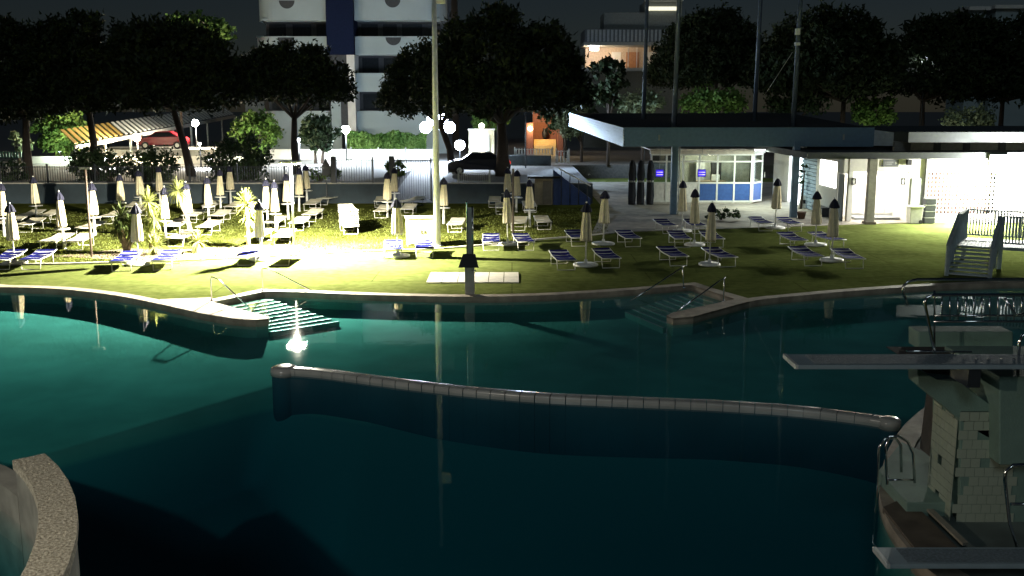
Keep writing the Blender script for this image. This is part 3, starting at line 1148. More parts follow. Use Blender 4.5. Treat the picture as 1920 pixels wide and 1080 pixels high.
# stones on the rim
rr_ = random.Random(8)
pb = MB()
for i in range(2600):
    a = a_st - rr_.uniform(0, 3.2)
    r = RR - rr_.uniform(.012, RW - .012)
    s = rr_.uniform(.008, .018)
    c = Vector((r * math.cos(a), r * math.sin(a), ring_z))
    pb.add([c + Vector((s, 0, 0)), c + Vector((0, s, 0)), c + Vector((-s, 0, 0)), c + Vector((0, -s, 0)), c + Vector((0, 0, s * .7))], [(0, 1, 4), (1, 2, 4), (2, 3, 4), (3, 0, 4)])
pb.build("pebbles", M_PEB, ring, kind="stuff")

# ------------------------------------------------------------------ diving tower
DTY = 13.2
M_TOWER = mat("tower_concrete", (0.22, 0.32, 0.26), .8, var=.12, scale=2, bump=.2)
M_TOWERT = mat("tower_tile", (0.48, 0.52, 0.40), .35, var=.12, scale=1.5)
M_BOARD = mat("springboard_paint", (0.32, 0.40, 0.44), .6, var=.06)
dt0 = G(1850, 1010)
dt = thing("diving_tower", (dt0.x, dt0.y, 0), "concrete diving tower with tiled pier and curved steel rails", "diving tower")
O = Vector((dt0.x, dt0.y, 0))


def L(px, py, Y):
    return D(px, py, Y) - O


def slab3(pts_px, Y0, Y1, name, m, parent=dt, bevel=.0):
    """outline drawn at depth Y0, carried straight back to Y1"""
    f_ = [L(x, y, Y0) for x, y in pts_px]
    b_ = [p + Vector((0, Y1 - Y0, 0)) for p in f_]
    n_ = len(f_)
    tr = tessellate_polygon([[Vector((p.x, p.z, 0)) for p in f_]])
    b = MB().add(f_ + b_, [tuple(t) for t in tr] + [tuple(i + n_ for i in reversed(t)) for t in tr] + [(i, (i + 1) % n_, (i + 1) % n_ + n_, i + n_) for i in range(n_)])
    return b.build(name, m, parent, bevel=bevel)


# pier with tile cladding
slab3([(1800, 770), (2100, 770), (2100, 1060), (1800, 1060)], 13.0, 13.9, "pier", M_TOWER, bevel=.01)
tl, br_ = L(1800, 772, 13.0), L(1895, 1030, 13.0)
tw = .13
nx, nz_ = 6, int((tl.z - br_.z) / tw)
tm = MB().b2(.003, tw - .003, -.008, -.002, .003, tw - .003).mesh("tile", M_TOWERT)
for i in range(nx):
    for j in range(nz_):
        if random.random() < .06 or (j in (7, 8) and i == 0) or (j in (2, 3) and i == 3) or (j in (5, 6) and i == 2 and j % 2):
            continue
        put("tile", tm, dt, (tl.x + i * tw + (.065 if j % 2 else 0), tl.y, tl.z - (j + 1) * tw))
tm2 = MB().b2(-.008, -.002, .003, tw - .003, .003, tw - .003).mesh("tile", M_TOWERT)
for i in range(6):
    for j in range(nz_):
        if random.random() < .05:
            continue
        put("tile", tm2, dt, (tl.x, tl.y + .03 + i * tw, tl.z - (j + 1) * tw))
# rear block and the sloped stringer under the upper board
slab3([(1874, 706), (2150, 706), (2150, 872), (1874, 872)], 12.7, 14.4, "upper_block", M_TOWER, bevel=.015)
slab3([(1720, 692), (1758, 712), (1800, 716), (1868, 768), (1868, 830), (1815, 800), (1722, 722)], 13.0, 13.35, "stringer", M_TOWER, bevel=.01)
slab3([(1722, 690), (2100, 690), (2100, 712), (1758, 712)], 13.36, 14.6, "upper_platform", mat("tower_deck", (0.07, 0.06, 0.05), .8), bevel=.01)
slab3([(1722, 622), (1900, 622), (1900, 655), (1722, 655)], 14.9, 15.3, "rear_beam", M_TOWER, bevel=.02)
# lower slab over the water
lsl = [G(1700, 945, .18), G(1812, 945, .18), G(1800, 880, .18), G(1690, 830, .18), G(1646, 885, .18)]
lb_ = MB().prism([(p.x - O.x, p.y - O.y) for p in lsl], -.12, .20)
lb_.build("lower_platform", M_TOWER, dt, bevel=.015)
# dark support behind
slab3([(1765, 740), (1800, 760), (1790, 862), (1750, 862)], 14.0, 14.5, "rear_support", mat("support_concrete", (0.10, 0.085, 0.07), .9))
# plank leading under the lower platform
pk = [G(1655, 950, .07), G(1700, 930, .07), G(1800, 1030, .07), G(1725, 1040, .07)]
MB().prism([(p.x - O.x, p.y - O.y) for p in pk], -.02, .07).build("plank", M_WOOD, dt, bevel=.01)
pe = [G(1727, 945, .1), G(1737, 943, .1), G(1815, 1018, .1), G(1805, 1020, .1)]
MB().prism([(p.x - O.x, p.y - O.y) for p in pe], .075, .11).build("plank_edge", mat("worn_edge", (0.35, 0.31, 0.24), .7), dt)


def dt_tube(pts, r=.022, name="rail"):
    return MB().tube([p - O for p in pts], r, 8).build(name, M_CHROME, dt)


# curved rails of the upper platform
dt_tube([D(1760, 690, 13.1), D(1748, 640, 13.1), D(1738, 590, 13.1), D(1734, 568, 13.1), D(1738, 558, 13.1), D(1752, 553, 13.1), D(1990, 553, 13.1)])
dt_tube([D(1752, 655, 14.6), D(1752, 600, 14.6), D(1752, 560, 14.6), D(1752, 545, 14.6)], .016)
dt_tube([D(1702, 572, 15.0), D(1694, 550, 15.0), D(1694, 537, 15.0), D(1702, 528, 15.0), D(1720, 524, 15.0), D(2000, 524, 15.0)])
dt_tube([D(1750, 592, 15.0), D(2000, 592, 15.0)], .018)
dt_tube([D(1750, 603, 14.4), D(2000, 603, 14.4)], .018)
for i in range(13):
    x = 1766 + i * 15
    dt_tube([D(x, 556, 14.7), D(x, 603, 14.7)], .010, "baluster")
dt_tube([D(1908, 706, 12.9), D(1912, 640, 12.9), D(1918, 628, 12.9), D(1960, 620, 12.9)], .02)
dt_tube([D(1884, 560, 14.2), D(1905, 592, 14.2), D(1930, 585, 14.2)], .02)
dt_tube([D(1700, 658, 13.0), D(1822, 660, 13.2)], .014, "fulcrum_bar")
dt_tube([D(1765, 688, 13.0), D(1790, 660, 13.2)], .012, "strut")
# lower handrail loop
dt_tube([D(1715, 905, 13.6), D(1712, 850, 13.6), D(1702, 828, 13.6), D(1685, 818, 13.6), D(1668, 818, 13.6), D(1660, 840, 13.6), D(1664, 908, 13.6)], .02)
dt_tube([D(1690, 885, 14.2), D(1689, 835, 14.2), D(1680, 822, 14.2), D(1660, 822, 14.2), D(1648, 840, 14.2), D(1645, 905, 14.2), D(1640, 960, 14.2)], .02)
dt_tube([D(1662, 900, 13.6), D(1713, 900, 13.6)], .016)
dt_tube([D(1955, 870, 11.6), D(1900, 872, 11.6), D(1886, 884, 11.6), D(1884, 900, 11.6), D(1893, 980, 11.6), D(1910, 1035, 11.6), D(1990, 1035, 11.6)], .022)
dt_tube([D(1895, 945, 11.6), D(1990, 945, 11.6)], .02)

# concrete deck of the diving corner
dk = [G(*p).xy for p in near_px[2:]] + [Vector((6.6, 8.2)), Vector((16, 8.2)), Vector((16, G(1850, 718).y))]
dk = [p + Vector((.37, 0)) if i < 9 else p for i, p in enumerate(dk)]
tag(MB().prism(dk, -.02, .006).build("deck_pavement", mat("deck_concrete", (.15, .18, .165), .8, var=.2, scale=1.5)), "dark concrete deck around the diving tower", kind="structure")
# springboards
for pts, Ya, Yb, lab in (([(1470, 664)], 13.0, 12.42, "upper springboard of the diving tower, long and pale"), ([(1638, 1026)], 11.5, 11.03, "lower springboard at the foot of the diving tower")):
    a = D(pts[0][0], pts[0][1], Ya)
    sbd = thing("springboard", a, lab, "springboard", "springboards")
    x1 = 4.6
    MB().b2(0, x1, -(Ya - Yb), 0, -.055, 0).build("board", M_BOARD, sbd, bevel=.008)
    MB().b2(.25, x1 - .1, -(Ya - Yb) + .05, -.05, .002, .006).build("grip_strip", mat("grip_strip", (.20, .25, .28), .95, var=.25, scale=30, bump=.8, bscale=90), sbd)
    for k in range(6):
        MB().lathe([(.018, .006), (.018, .012), (.008, .016)], 8, c=(2.25 + .16 * k, -(Ya - Yb) / 2, 0)).build("bolt", M_CHROME, sbd)
    MB().b2(-.012, .03, -(Ya - Yb) - .004, .004, -.05, .006).build("tip_edge", mat("board_tip", (0.62, 0.64, 0.62), .5), sbd)
    for k in range(2):
        MB().b2(2.2 + k * 1.4, 2.36 + k * 1.4, -(Ya - Yb) + .03, -.03, -.30, -.057).build("fulcrum", M_DARKST, sbd)

# ------------------------------------------------------------------ wooden stair with railings, right
M_STAIR = mat("stair_grey_wood", (0.38, 0.44, 0.46), .7, var=.15, scale=4)
st0 = G(1776, 517)
ws = thing("wooden_stair", st0, "grey wooden stair with slatted railings rising toward the changing rooms", "stair")
dirv = Vector((.50, .87, 0)).normalized()
sid = Vector((dirv.y, -dirv.x, 0))
NS = 8
RISE, RUN, WID = .098, .29, 1.25


def S(u, w, z):
    p = dirv * u + sid * w
    return Vector((p.x, p.y, z))


for i in range(NS):
    u0 = i * RUN
    z = RISE * (i + 1)
    MB().hexa([S(u0, 0, z - .045), S(u0, WID, z - .045), S(u0 + RUN + .02, WID, z - .045), S(u0 + RUN + .02, 0, z - .045), S(u0, 0, z), S(u0, WID, z), S(u0 + RUN + .02, WID, z), S(u0 + RUN + .02, 0, z)]).build("tread", M_STAIR, ws)
TOPU, TOPZ = NS * RUN, NS * RISE
for w in (-.03, WID + .03):
    MB().beam(S(-.05, w, .0 + .05), S(TOPU, w, TOPZ - .03), .05, .2).build("stringer", M_STAIR, ws)
    for u, z in ((0, 0), (TOPU * .5, TOPZ * .5), (TOPU, TOPZ)):
        p = S(u, w, 0)
        MB().b2(p.x - .05, p.x + .05, p.y - .05, p.y + .05, max(-.0, z - .2), z + 1.0).build("newel_post", M_STAIR, ws)
    MB().beam(S(-.08, w, 1.03), S(TOPU + .05, w, TOPZ + 1.03), .13, .05).build("handrail", M_STAIR, ws)
    pb_ = MB()
    for k in range(26):
        u = TOPU * (k + .5) / 26
        z = TOPZ * (k + .5) / 26
        p = S(u, w, 0)
        pb_.b2(p.x - .03, p.x + .03, p.y - .012, p.y + .012, z + .10, z + .98)
    pb_.build("balusters", M_STAIR, ws, kind="stuff")
# landing going off to the side
ld = MB().hexa([S(TOPU + .03, -.05, TOPZ - .12), S(TOPU + .03, 5, TOPZ - .12), S(TOPU + 2.2, 5, TOPZ - .12), S(TOPU + 2.2, -.05, TOPZ - .12), S(TOPU + .03, -.05, TOPZ - .01), S(TOPU + .03, 5, TOPZ - .01), S(TOPU + 2.2, 5, TOPZ - .01), S(TOPU + 2.2, -.05, TOPZ - .01)])
ld.build("landing", M_STAIR, ws)
for (u, w0, w1) in ((TOPU + .1, WID + .1, 5.0), (TOPU + 2.1, 0.0, 5.0)):
    MB().beam(S(u, w0, TOPZ + 1.03), S(u, w1, TOPZ + 1.03), .13, .05).build("handrail", M_STAIR, ws)
    MB().beam(S(u, w0, TOPZ + .12), S(u, w1, TOPZ + .12), .05, .05).build("bottom_rail", M_STAIR, ws)
    pb_ = MB()
    kk = int((w1 - w0) / .10)
    for k in range(kk):
        p = S(u, w0 + (w1 - w0) * (k + .5) / kk, 0)
        pb_.b2(p.x - .018, p.x + .018, p.y - .018, p.y + .018, TOPZ + .14, TOPZ + 1.0)
    pb_.build("balusters", M_STAIR, ws, kind="stuff")
    for w in (w0, (w0 + w1) / 2, w1):
        p = S(u, w, 0)
        MB().b2(p.x - .06, p.x + .06, p.y - .06, p.y + .06, 0, TOPZ + 1.0).build("newel_post", M_STAIR, ws)
w_ = TOPU + .1
for i in range(2):
    p = S(TOPU + .1 + 2.0 * i, 0.0, 0)
MB().beam(S(TOPU + .1, 0, TOPZ + 1.03), S(TOPU + 2.1, 0, TOPZ + 1.03), .13, .05).build("handrail", M_STAIR, ws)
pb_ = MB()
for k in range(18):
    p = S(TOPU + .15 + 1.9 * k / 17, 0, 0)
    pb_.b2(p.x - .018, p.x + .018, p.y - .018, p.y + .018, TOPZ, TOPZ + 1.0)
pb_.build("balusters", M_STAIR, ws, kind="stuff")

# ------------------------------------------------------------------ pavilion roof on columns, with masts
PY = 50.5
A_ = Vector((D(1170, 240, PY).x, PY, 0))
B_ = Vector((D(1640, 240, PY).x, PY, 0))
zf0, zf1 = D(1170, 275, PY).z, D(1170, 239, PY).z
Dp = D(1068, 235, 76)
Cp = D(1482, 235, 76)
zb0, zb1 = D(1068, 236, 76).z, D(1068, 211, 76).z
pv = thing("pavilion", (A_.x, A_.y, 0), "open pavilion with deep dark blue fascia and a lit end face", "pavilion")
PO = Vector((A_.x, A_.y, 0))
corn = [(A_, zf0, zf1), (B_, zf0, zf1), (Vector((Cp.x, 76, 0)), zb0, zb1), (Vector((Dp.x, 76, 0)), zb0, zb1)]
ins = .12
cx = sum(c[0].x for c in corn) / 4
cy = sum(c[0].y for c in corn) / 4


def inset(c, k):
    v = Vector((cx - c.x, cy - c.y, 0)).normalized() * k
    return Vector((c.x + v.x, c.y + v.y, 0)) - PO


rb_ = MB()
rb_.hexa([inset(c, ins) + Vector((0, 0, z0 + .12)) for c, z0, z1 in corn] + [inset(c, ins) + Vector((0, 0, z1 - .05)) for c, z0, z1 in corn])
rb_.build("roof", mat("roof_felt", (0.02, 0.022, 0.026), .9), pv)
# fascias
fa = MB().hexa([A_ - PO + Vector((0, 0, zf0)), B_ - PO + Vector((0, 0, zf0)), B_ - PO + Vector((0, .1, zf0)), A_ - PO + Vector((0, .1, zf0)),
                A_ - PO + Vector((0, 0, zf1)), B_ - PO + Vector((0, 0, zf1)), B_ - PO + Vector((0, .1, zf1)), A_ - PO + Vector((0, .1, zf1))])
fa.build("front_fascia", M_BLUED, pv)
NSL = 7
M_SLAT = mat("pale_blue_slat", (0.50, 0.58, 0.66), .55, var=.08)
for i in range(NSL):
    k0, k1 = i / NSL, (i + .80) / NSL
    p = [A_ - PO, Vector((Dp.x, 76, 0)) - PO]
    q = []
    nseg = 10
    sb_ = MB()
    for j in range(nseg + 1):
        t = j / nseg
        base = p[0].lerp(p[1], t)
        z0 = zf0 + (zb0 - zf0) * t
        z1 = zf1 + (zb1 - zf1) * t
        wv = .02 * math.sin(j * 1.7 + i)
        for off, kz in ((-.06 + wv, k0), (-.015 + wv, k1), (.03 + wv, k1), (.03 + wv, k0)):
            sb_.v.append(tuple(base + Vector((off, 0, z0 + (z1 - z0) * kz))))
    for j in range(nseg):
        for k in range(4):
            sb_.f.append((j * 4 + k, j * 4 + (k + 1) % 4, j * 4 + 4 + (k + 1) % 4, j * 4 + 4 + k))
            sb_.sm.append(False)
    sb_.f += [(0, 1, 2, 3), tuple(nseg * 4 + k for k in (3, 2, 1, 0))]
    sb_.sm += [False] * 2
    sb_.build("slat", M_SLAT, pv)
# return face beside the changing rooms
E_ = D(1702, 262, 49.6)
MB().hexa([B_ - PO + Vector((0.01, 0, zf0 + .05)), Vector((E_.x, 49.6, zf0 + .05)) - PO, Vector((E_.x, 49.7, zf0 + .05)) - PO, B_ - PO + Vector((0.01, .1, zf0 + .05)),
           B_ - PO + Vector((0.01, 0, zf1 - .12)), Vector((E_.x, 49.6, zf1 - .3)) - PO, Vector((E_.x, 49.7, zf1 - .3)) - PO, B_ - PO + Vector((0.01, .1, zf1 - .12))]).build("return_fascia", mat("pale_fascia", (0.33, 0.38, 0.40), .7), pv)
for px, by in ((1262, 402), (1487, 408)):
    c = G(px, by) - PO
    MB().b2(c.x - .16, c.x + .16, c.y - .16, c.y + .16, 0.0, zf0 + .3).build("column", M_BLUED, pv, bevel=.02)
MB().tube([G(1271, 402) - PO, G(1271, 402) - PO + Vector((0, 0, 3.6))], .04, 8).build("downpipe", M_WHITE, pv)
for k, (px, Y) in enumerate(((1264, 52.6), (1487, 52.6), (1414, 60), (1206, 64))):
    b0 = D(px, 236, Y)
    p = Vector((b0.x, Y, zf1 - .2)) - PO
    MB().tube([p, p + Vector((.12, 0, 12))], [.13, .09], 10).build("mast", mat("mast_blue", (0.10, 0.13, 0.17), .5), pv)
mq = D(1487, 75, 52.6) - PO
MB().box(mq + Vector((.18, -.1, .4)), (.22, .2, .3)).build("mast_camera", M_WHITE, pv)
MB().box(mq + Vector((.2, -.1, -.2)), (.25, .2, .16)).build("mast_camera", M_WHITE, pv)
MB().tube([mq + Vector((0, 0, -.6)), D(1434, 178, 54) - PO], .012, 5).build("stay_cable", M_ALU, pv)
for px, py in ((1236, 258), (1582, 257)):
    q = D(px, py, PY - .03) - PO
    MB().box(q, (.08, .06, .28)).build("fascia_fitting", M_STEEL, pv)
# flood fitting that lights the slatted end face
fp = Vector((1.0, 74.4, 4.8))
fe = thing("street_lamp", (fp.x, fp.y, UP), "slim lamp post at the far slatted end of the pavilion", "lamp", "street lamps")
MB().tube([(0, 0, 0), (0, 0, 4.2)], .05, 8).build("pole", M_DARKST, fe)
MB().box((.12, 0, 4.25), (.4, .2, .1)).build("lamp_head", M_DARKST, fe)
lamp("pavilion_flood", 'SPOT', fp + Vector((.25, 0, -.1)), 1000, (.55, .75, 1.0), fe, .08, aim=(1, -.5, .1), spot=150, blend=.6)

# ------------------------------------------------------------------ kiosk under the pavilion
KY = 57.6
kx = lambda px: D(px, 300, KY).x
kt, kb_ = D(1400, 286, KY).z, 0.10
kr = thing("kiosk", (kx(1315), KY, 0), "glazed kiosk with white frames and blue lower panels", "kiosk")
KO = Vector((kx(1315), KY, 0))
M_FRAME = mat("white_frame", (0.74, 0.75, 0.70), .45, var=.04)
gmat = glass_mat("window_glass", (.80, .86, .84), 1.5)[0]
edges = [1222, 1250, 1282, 1312, 1346, 1378, 1410]
ex = [kx(p) - KO.x for p in edges]
sill_z, tr_z, top_z = D(1400, 343, KY).z, D(1400, 303, KY).z, D(1400, 290, KY).z


def kpanel(a, b, nm_lo="panel", blue=True, last=False):
    """a,b: (x,y) ends in kiosk space; builds frame, lower panel, pane and transom pane"""
    a, b = Vector((*a, 0)), Vector((*b, 0))
    f = MB()
    t = .045
    for z in (kb_ + .06, sill_z, tr_z, top_z):
        f.beam(a + Vector((0, 0, z)), b + Vector((0, 0, z)), .09, .085)
    for p in ((a, b) if last else (a,)):
        f.b2(p.x - t, p.x + t, p.y - t - .004, p.y + t + .004, kb_, top_z + .04)
    f.build("window_frame", M_FRAME, kr)
    d = (b - a).normalized()

    def pl(z0, z1, th, m, nm):
        a2, b2 = a + d * .05, b - d * .05
        nn = Vector((-d.y, d.x, 0)) * th / 2
        MB().hexa([a2 - nn + Vector((0, 0, z0)), b2 - nn + Vector((0, 0, z0)), b2 + nn + Vector((0, 0, z0)), a2 + nn + Vector((0, 0, z0)),
                   a2 - nn + Vector((0, 0, z1)), b2 - nn + Vector((0, 0, z1)), b2 + nn + Vector((0, 0, z1)), a2 + nn + Vector((0, 0, z1))]).build(nm, m, kr)
    pl(kb_ + .1, sill_z - .045, .03, M_BLUEP if blue else M_WHITE, "lower_panel")
    pl(sill_z + .045, tr_z - .045, .012, gmat, "pane")
    pl(tr_z + .045, top_z - .045, .012, gmat, "transom_pane")


for i in range(3, len(ex) - 1):
    kpanel((ex[i], 0), (ex[i + 1], 0), last=(i == len(ex) - 2))
c0 = (ex[-1], 0)
c1p = D(1428, 340, 58.4) - KO
kpanel((ex[-1] + .10, .03), (c1p.x, c1p.y))
kpanel((c1p.x, c1p.y + .05), (c1p.x + .1, c1p.y + 2.8), last=True)
for i in range(0, 3):
    kpanel((ex[i], .0), (ex[i + 1], .0), blue=False)
# header, roof, interior
MB().b2(ex[0] - .1, ex[-1] + .05, -.1, .1, top_z + .045, kt + .12).build("header", mat("kiosk_header", (0.60, 0.55, 0.45), .7), kr)
MB().beam(Vector((ex[-1] + .06, .0, (top_z + kt) / 2 + .09)), Vector((c1p.x + .08, c1p.y, (top_z + kt) / 2 + .09)), .16, kt - top_z + .06).build("corner_header", M_WALLW, kr)
MB().b2(ex[0] - .1, c1p.x + .1, .12, 4.2, kt + .13, kt + .2).build("kiosk_roof", M_WHITE, kr)
MB().b2(ex[0] - .1, ex[-1] + .04, -.12, 4.2, 0.0, kb_).build("plinth", mat("kiosk_plinth", (.45, .42, .36), .8), kr)
MB().b2(ex[2], c1p.x, 3.9, 4.1, kb_, kt + .1).build("back_wall", mat("kiosk_back", (.35, .36, .30), .8), kr)
MB().b2(ex[3] + .3, ex[5], 2.2, 2.7, kb_, 1.15).build("counter", mat("counter_wood", (.30, .22, .14), .6), kr)
MB().b2(ex[4] + .2, ex[4] + .75, 2.6, 3.0, 1.2, 2.2).build("shelf", M_BLACK, kr)
MB().b2(ex[4] + .15, ex[4] + .6, 2.25, 2.5, 1.152, 1.5).build("coffee_machine", M_WHITE, kr)
MB().b2(ex[3] + .4, ex[3] + .9, 3.2, 3.7, kb_, 2.3).build("fridge", mat("fridge_white", (.5, .52, .5), .5), kr)
MB().b2(c1p.x + .0, c1p.x + .02, .2, .21, 1.5, 1.8).build("notice", M_WHITE, kr)
lamp("kiosk_interior", 'POINT', KO + Vector((ex[4], 2.0, kt - .1)), 45, (1, .92, .72), kr, .15)
# ceiling light outside the kiosk's corner
kl = thing("ceiling_lamp", D(1425, 279, 55.4), "ceiling light under the pavilion beside the kiosk corner", "lamp", "ceiling lamps")
MB().b2(-.3, .3, -.08, .08, -.06, .02).build("housing", M_WHITE, kl)
MB().b2(-.27, .27, -.06, .06, -.075, -.062).build("diffuser", emat("tube_glow", (.85, 1, .9), 14), kl)
lamp("kiosk_corner_light", 'AREA', kl.location + Vector((0, 0, -.1)), 55, (.88, 1, .84), kl, (.5, .12), aim=(0, 0, -1))

# blue insect lamps hanging by the kiosk
for px, lab in ((1237, "blue glowing insect lamp hanging beside the dim kiosk windows"), (1316, "blue glowing insect lamp hanging before the blue kiosk panels")):
    q = D(px, 325, 56.3)
    t = thing("insect_lamp", q, lab, "insect lamp", "blue insect lamps")
    MB().b2(-.22, .22, .02, .1, -.20, .22).build("housing", mat("lamp_housing", (.05, .05, .12), .5), t)
    for k in range(2):
        MB().tube([(-.17, -.01, -.07 + .13 * k), (.17, -.01, -.07 + .13 * k)], .02, 8).build("tube", emat("uv_tube", (.16, .12, 1.0), .9), t)
    MB().b2(-.2, .2, .008, .018, -.17, .19).build("reflector", mat("uv_panel", (.03, .02, .3), .4, emit=(.05, .02, .8), estr=.22), t)
    MB().tube([(0, .06, .22), (0, .06, zf0 - q.z + .25)], .012, 6).build("rod", M_STEEL, t)
# drinks cabinet and other items before the dim part of the kiosk
q = G(1252, 381)
t = thing("drinks_cabinet", q, "cream drinks cabinet with dark door below the first insect lamp", "cabinet")
MB().b2(-.42, .42, 0, .6, 0.02, 1.05).build("body", M_CAB, t, bevel=.02)
MB().b2(.02, .38, -.025, -.002, .1, .98).build("door", M_BLACK, t)
for k, (px, lab) in enumerate(((1184, "dark rolled umbrella cover nearer the slide"), (1200, "dark rolled umbrella cover in the middle of three"), (1218, "dark rolled umbrella cover beside the drinks cabinet"))):
    q = G(px, 384)
    t = thing("rolled_cover", q, lab, "cover", "rolled covers")
    MB().lathe([(.19, .02), (.22, .5), (.19, 1.3), (.22, 1.7), (.17, 2.3), (.08, 2.5)], 20, fl=5, fa=.09).build("fabric", mat("dark_cover", (.02, .022, .03), .9), t)
    MB().lathe([(.2, 1.28), (.205, 1.33), (.2, 1.38)], 16).build("strap", M_STEEL, t)
# A-frame board and bench by the lit doorway
q = G(1508, 391)
t = thing("folding_board", q, "white folding floor sign on the terrace by the lit doorway", "sign")
MB().hexa([(-.3, -.2, .015), (.3, -.2, .015), (.3, -.17, .015), (-.3, -.17, .015), (-.2, -.02, .72), (.2, -.02, .72), (.2, .0, .72), (-.2, .0, .72)]).build("front_board", M_WHITE, t)
MB().hexa([(-.3, .2, .015), (.3, .2, .015), (.3, .23, .015), (-.3, .23, .015), (-.2, .02, .72), (.2, .02, .72), (.2, .04, .72), (-.2, .04, .72)]).build("rear_board", M_WHITE, t)
MB().hexa([(-.12, -.163, .28), (.12, -.163, .28), (.12, -.15, .28), (-.12, -.15, .28), (-.12, -.112, .48), (.12, -.112, .48), (.12, -.10, .48), (-.12, -.10, .48)]).build("printed_mark", M_BLACK, t)
q = G(1550, 385)
t = thing("bench", (15.75, 51.6, .014), "dark bench with a chair end against the white side wall", "bench", rz=PI / 2)
MB().b2(-.9, .9, -.2, .2, .40, .46).build("seat", M_DARKST, t)
MB().b2(-.9, .9, -.24, -.2, .5, .85).build("backrest", M_DARKST, t)
for s in (-.8, .8):
    MB().b2(s - .03, s + .03, -.18, .18, 0, .40).build("leg", M_DARKST, t)
# climbing plant by the column
shrub("climbing_plant", (G(1502, 392).x, G(1502, 392).y, .014), (.35, .3, 1.9), "thin climbing plant beside the second pavilion column", M_LEAFD, 420, .1, "plant", seed=9, bare=1.2)
q = G(1492, 410)
t = thing("planter", (q.x + .25, q.y - .1, .014), "brown planter pot at the foot of the second column", "planter")
MB().lathe([(.16, 0), (.22, .3), (.23, .34), (.2, .34)], 16).build("pot", mat("terracotta", (.14, .08, .05), .8), t)

# ------------------------------------------------------------------ changing-room building
FY = 48.8
X = lambda px, Y=FY: D(px, 300, Y).x
Z = lambda py, Y=FY: D(1700, py, Y).z
cr = thing("changing_rooms", (X(1592), FY, 0), "white changing room block with deep eaves and bright entrance", "building")
CO = Vector((X(1592), FY, 0))
xs_ = X(1592)
xe = 34.0
zt = Z(296)
M_WARM = mat("warm_white_wall", (0.60, 0.58, 0.53), .8, var=.05)


def cb2(x0, x1, y0, y1, z0, z1, nm, m, parent=cr, bevel=0):
    return MB().b2(x0 - CO.x, x1 - CO.x, y0 - CO.y, y1 - CO.y, z0, z1).build(nm, m, parent, bevel=bevel)


# side wall along the depth with openings, in pieces
sx0, sx1 = xs_ - .2, xs_
w_y0, w_y1, w_z0, w_z1 = 49.9, 52.7, 1.5, 2.8
cb2(sx0, sx1, 49.62, w_y0, 0, zt, "side_wall", M_WARM)
cb2(sx0, sx1, FY + .02, 49.62, 2.3, zt, "side_wall", M_WARM)
cb2(sx0, sx1, w_y0, w_y1, 0, w_z0, "side_wall", M_WARM)
cb2(sx0, sx1, w_y0, w_y1, w_z1, zt, "side_wall", M_WARM)
cb2(sx0, sx1, w_y1, 53.2, 0, zt, "side_wall", M_WARM)
cb2(sx0, sx1, 53.2, 56.0, 2.9, zt, "side_wall", M_WARM)
cb2(sx0, sx1, 58.6, 62, 0, zt, "side_wall", M_WARM)
win = cb2(sx0 + .07, sx0 + .09, w_y0, w_y1, w_z0, w_z1, "lit_window", emat("lit_pane", (1, .98, .9), 2.2))
for y in (w_y0, (w_y0 + w_y1) / 2, w_y1):
    pass
cb2(sx0 - .01, sx0 + .05, w_y0 - .05, w_y1 + .05, w_z0 - .06, w_z0, "window_sill", M_WHITE)
dr = cb2(sx0 + .02, sx0 + .07, FY + .05, 49.6, .02, 2.28, "side_door", mat("dark_door", (.05, .05, .04), .6))
for i in range(14):
    z0 = .05 + i * .2
    cb2(sx0 + .0, sx0 + .08, 53.22, 55.98, z0, z0 + .17, "shutter_slat", mat("shutter_blue", (.22, .30, .38), .5))
cb2(sx0 + .08, sx0 + .1, 56.02, 58.58, .05, 2.8, "doorway_glow_panel", emat("lit_wall_glow", (.80, .92, 1.0), 1.1))  # glowing panel stands in for the lit white wall outside
cb2(sx0, sx1, 56.0, 58.6, 2.81, zt, "side_wall", M_WARM)
# front: niche with toilet doors
nx0, nx1 = X(1594), X(1706)
nb_ = 50.6
zb = Z(322)
cb2(nx0 - .0, nx1, FY, FY + .3, zb, zt, "header_beam", M_WARM)
cb2(nx0 + .01, nx1, nb_, nb_ + .2, 0, zt, "niche_wall", M_WALLW)
cb2(nx1, nx1 + .2, FY, nb_, 0, zt, "niche_side", M_WARM)
cb2(nx0, nx1, FY + .3, nb_, zt - .06, zt, "niche_ceiling", M_WALLW)
for i, (p0, p1) in enumerate(((1600, 1623), (1635, 1663), (1665, 1694))):
    d_ = cb2(X(p0, nb_), X(p1, nb_), nb_ - .05, nb_ - .005, .16, 2.2, "door", M_WARM, bevel=.01)
    cb2(X(p0, nb_) + .06, X(p1, nb_) - .06, nb_ - .066, nb_ - .052, .25, 1.08, "door_panel", M_WALLW, d_).matrix_parent_inverse = Matrix()
    cb2(X(p0, nb_) + .06, X(p1, nb_) - .06, nb_ - .066, nb_ - .052, 1.2, 2.1, "door_panel", M_WALLW, d_).matrix_parent_inverse = Matrix()
cb2(nx0 + .6, nx1 - .05, FY + .6, nb_ - .06, .0, .13, "entrance_step", mat("grey_step", (.22, .23, .24), .7))
c = G(1629, 420)
cb2(c.x - .18, c.x + .18, c.y - .18, c.y + .18, 0, zt, "column", mat("column_render", (.34, .32, .29), .8))
cb2(c.x - .25, c.x + .25, c.y - .25, c.y + .25, 0, .12, "column_foot", mat("column_stain", (.16, .13, .10), .9))
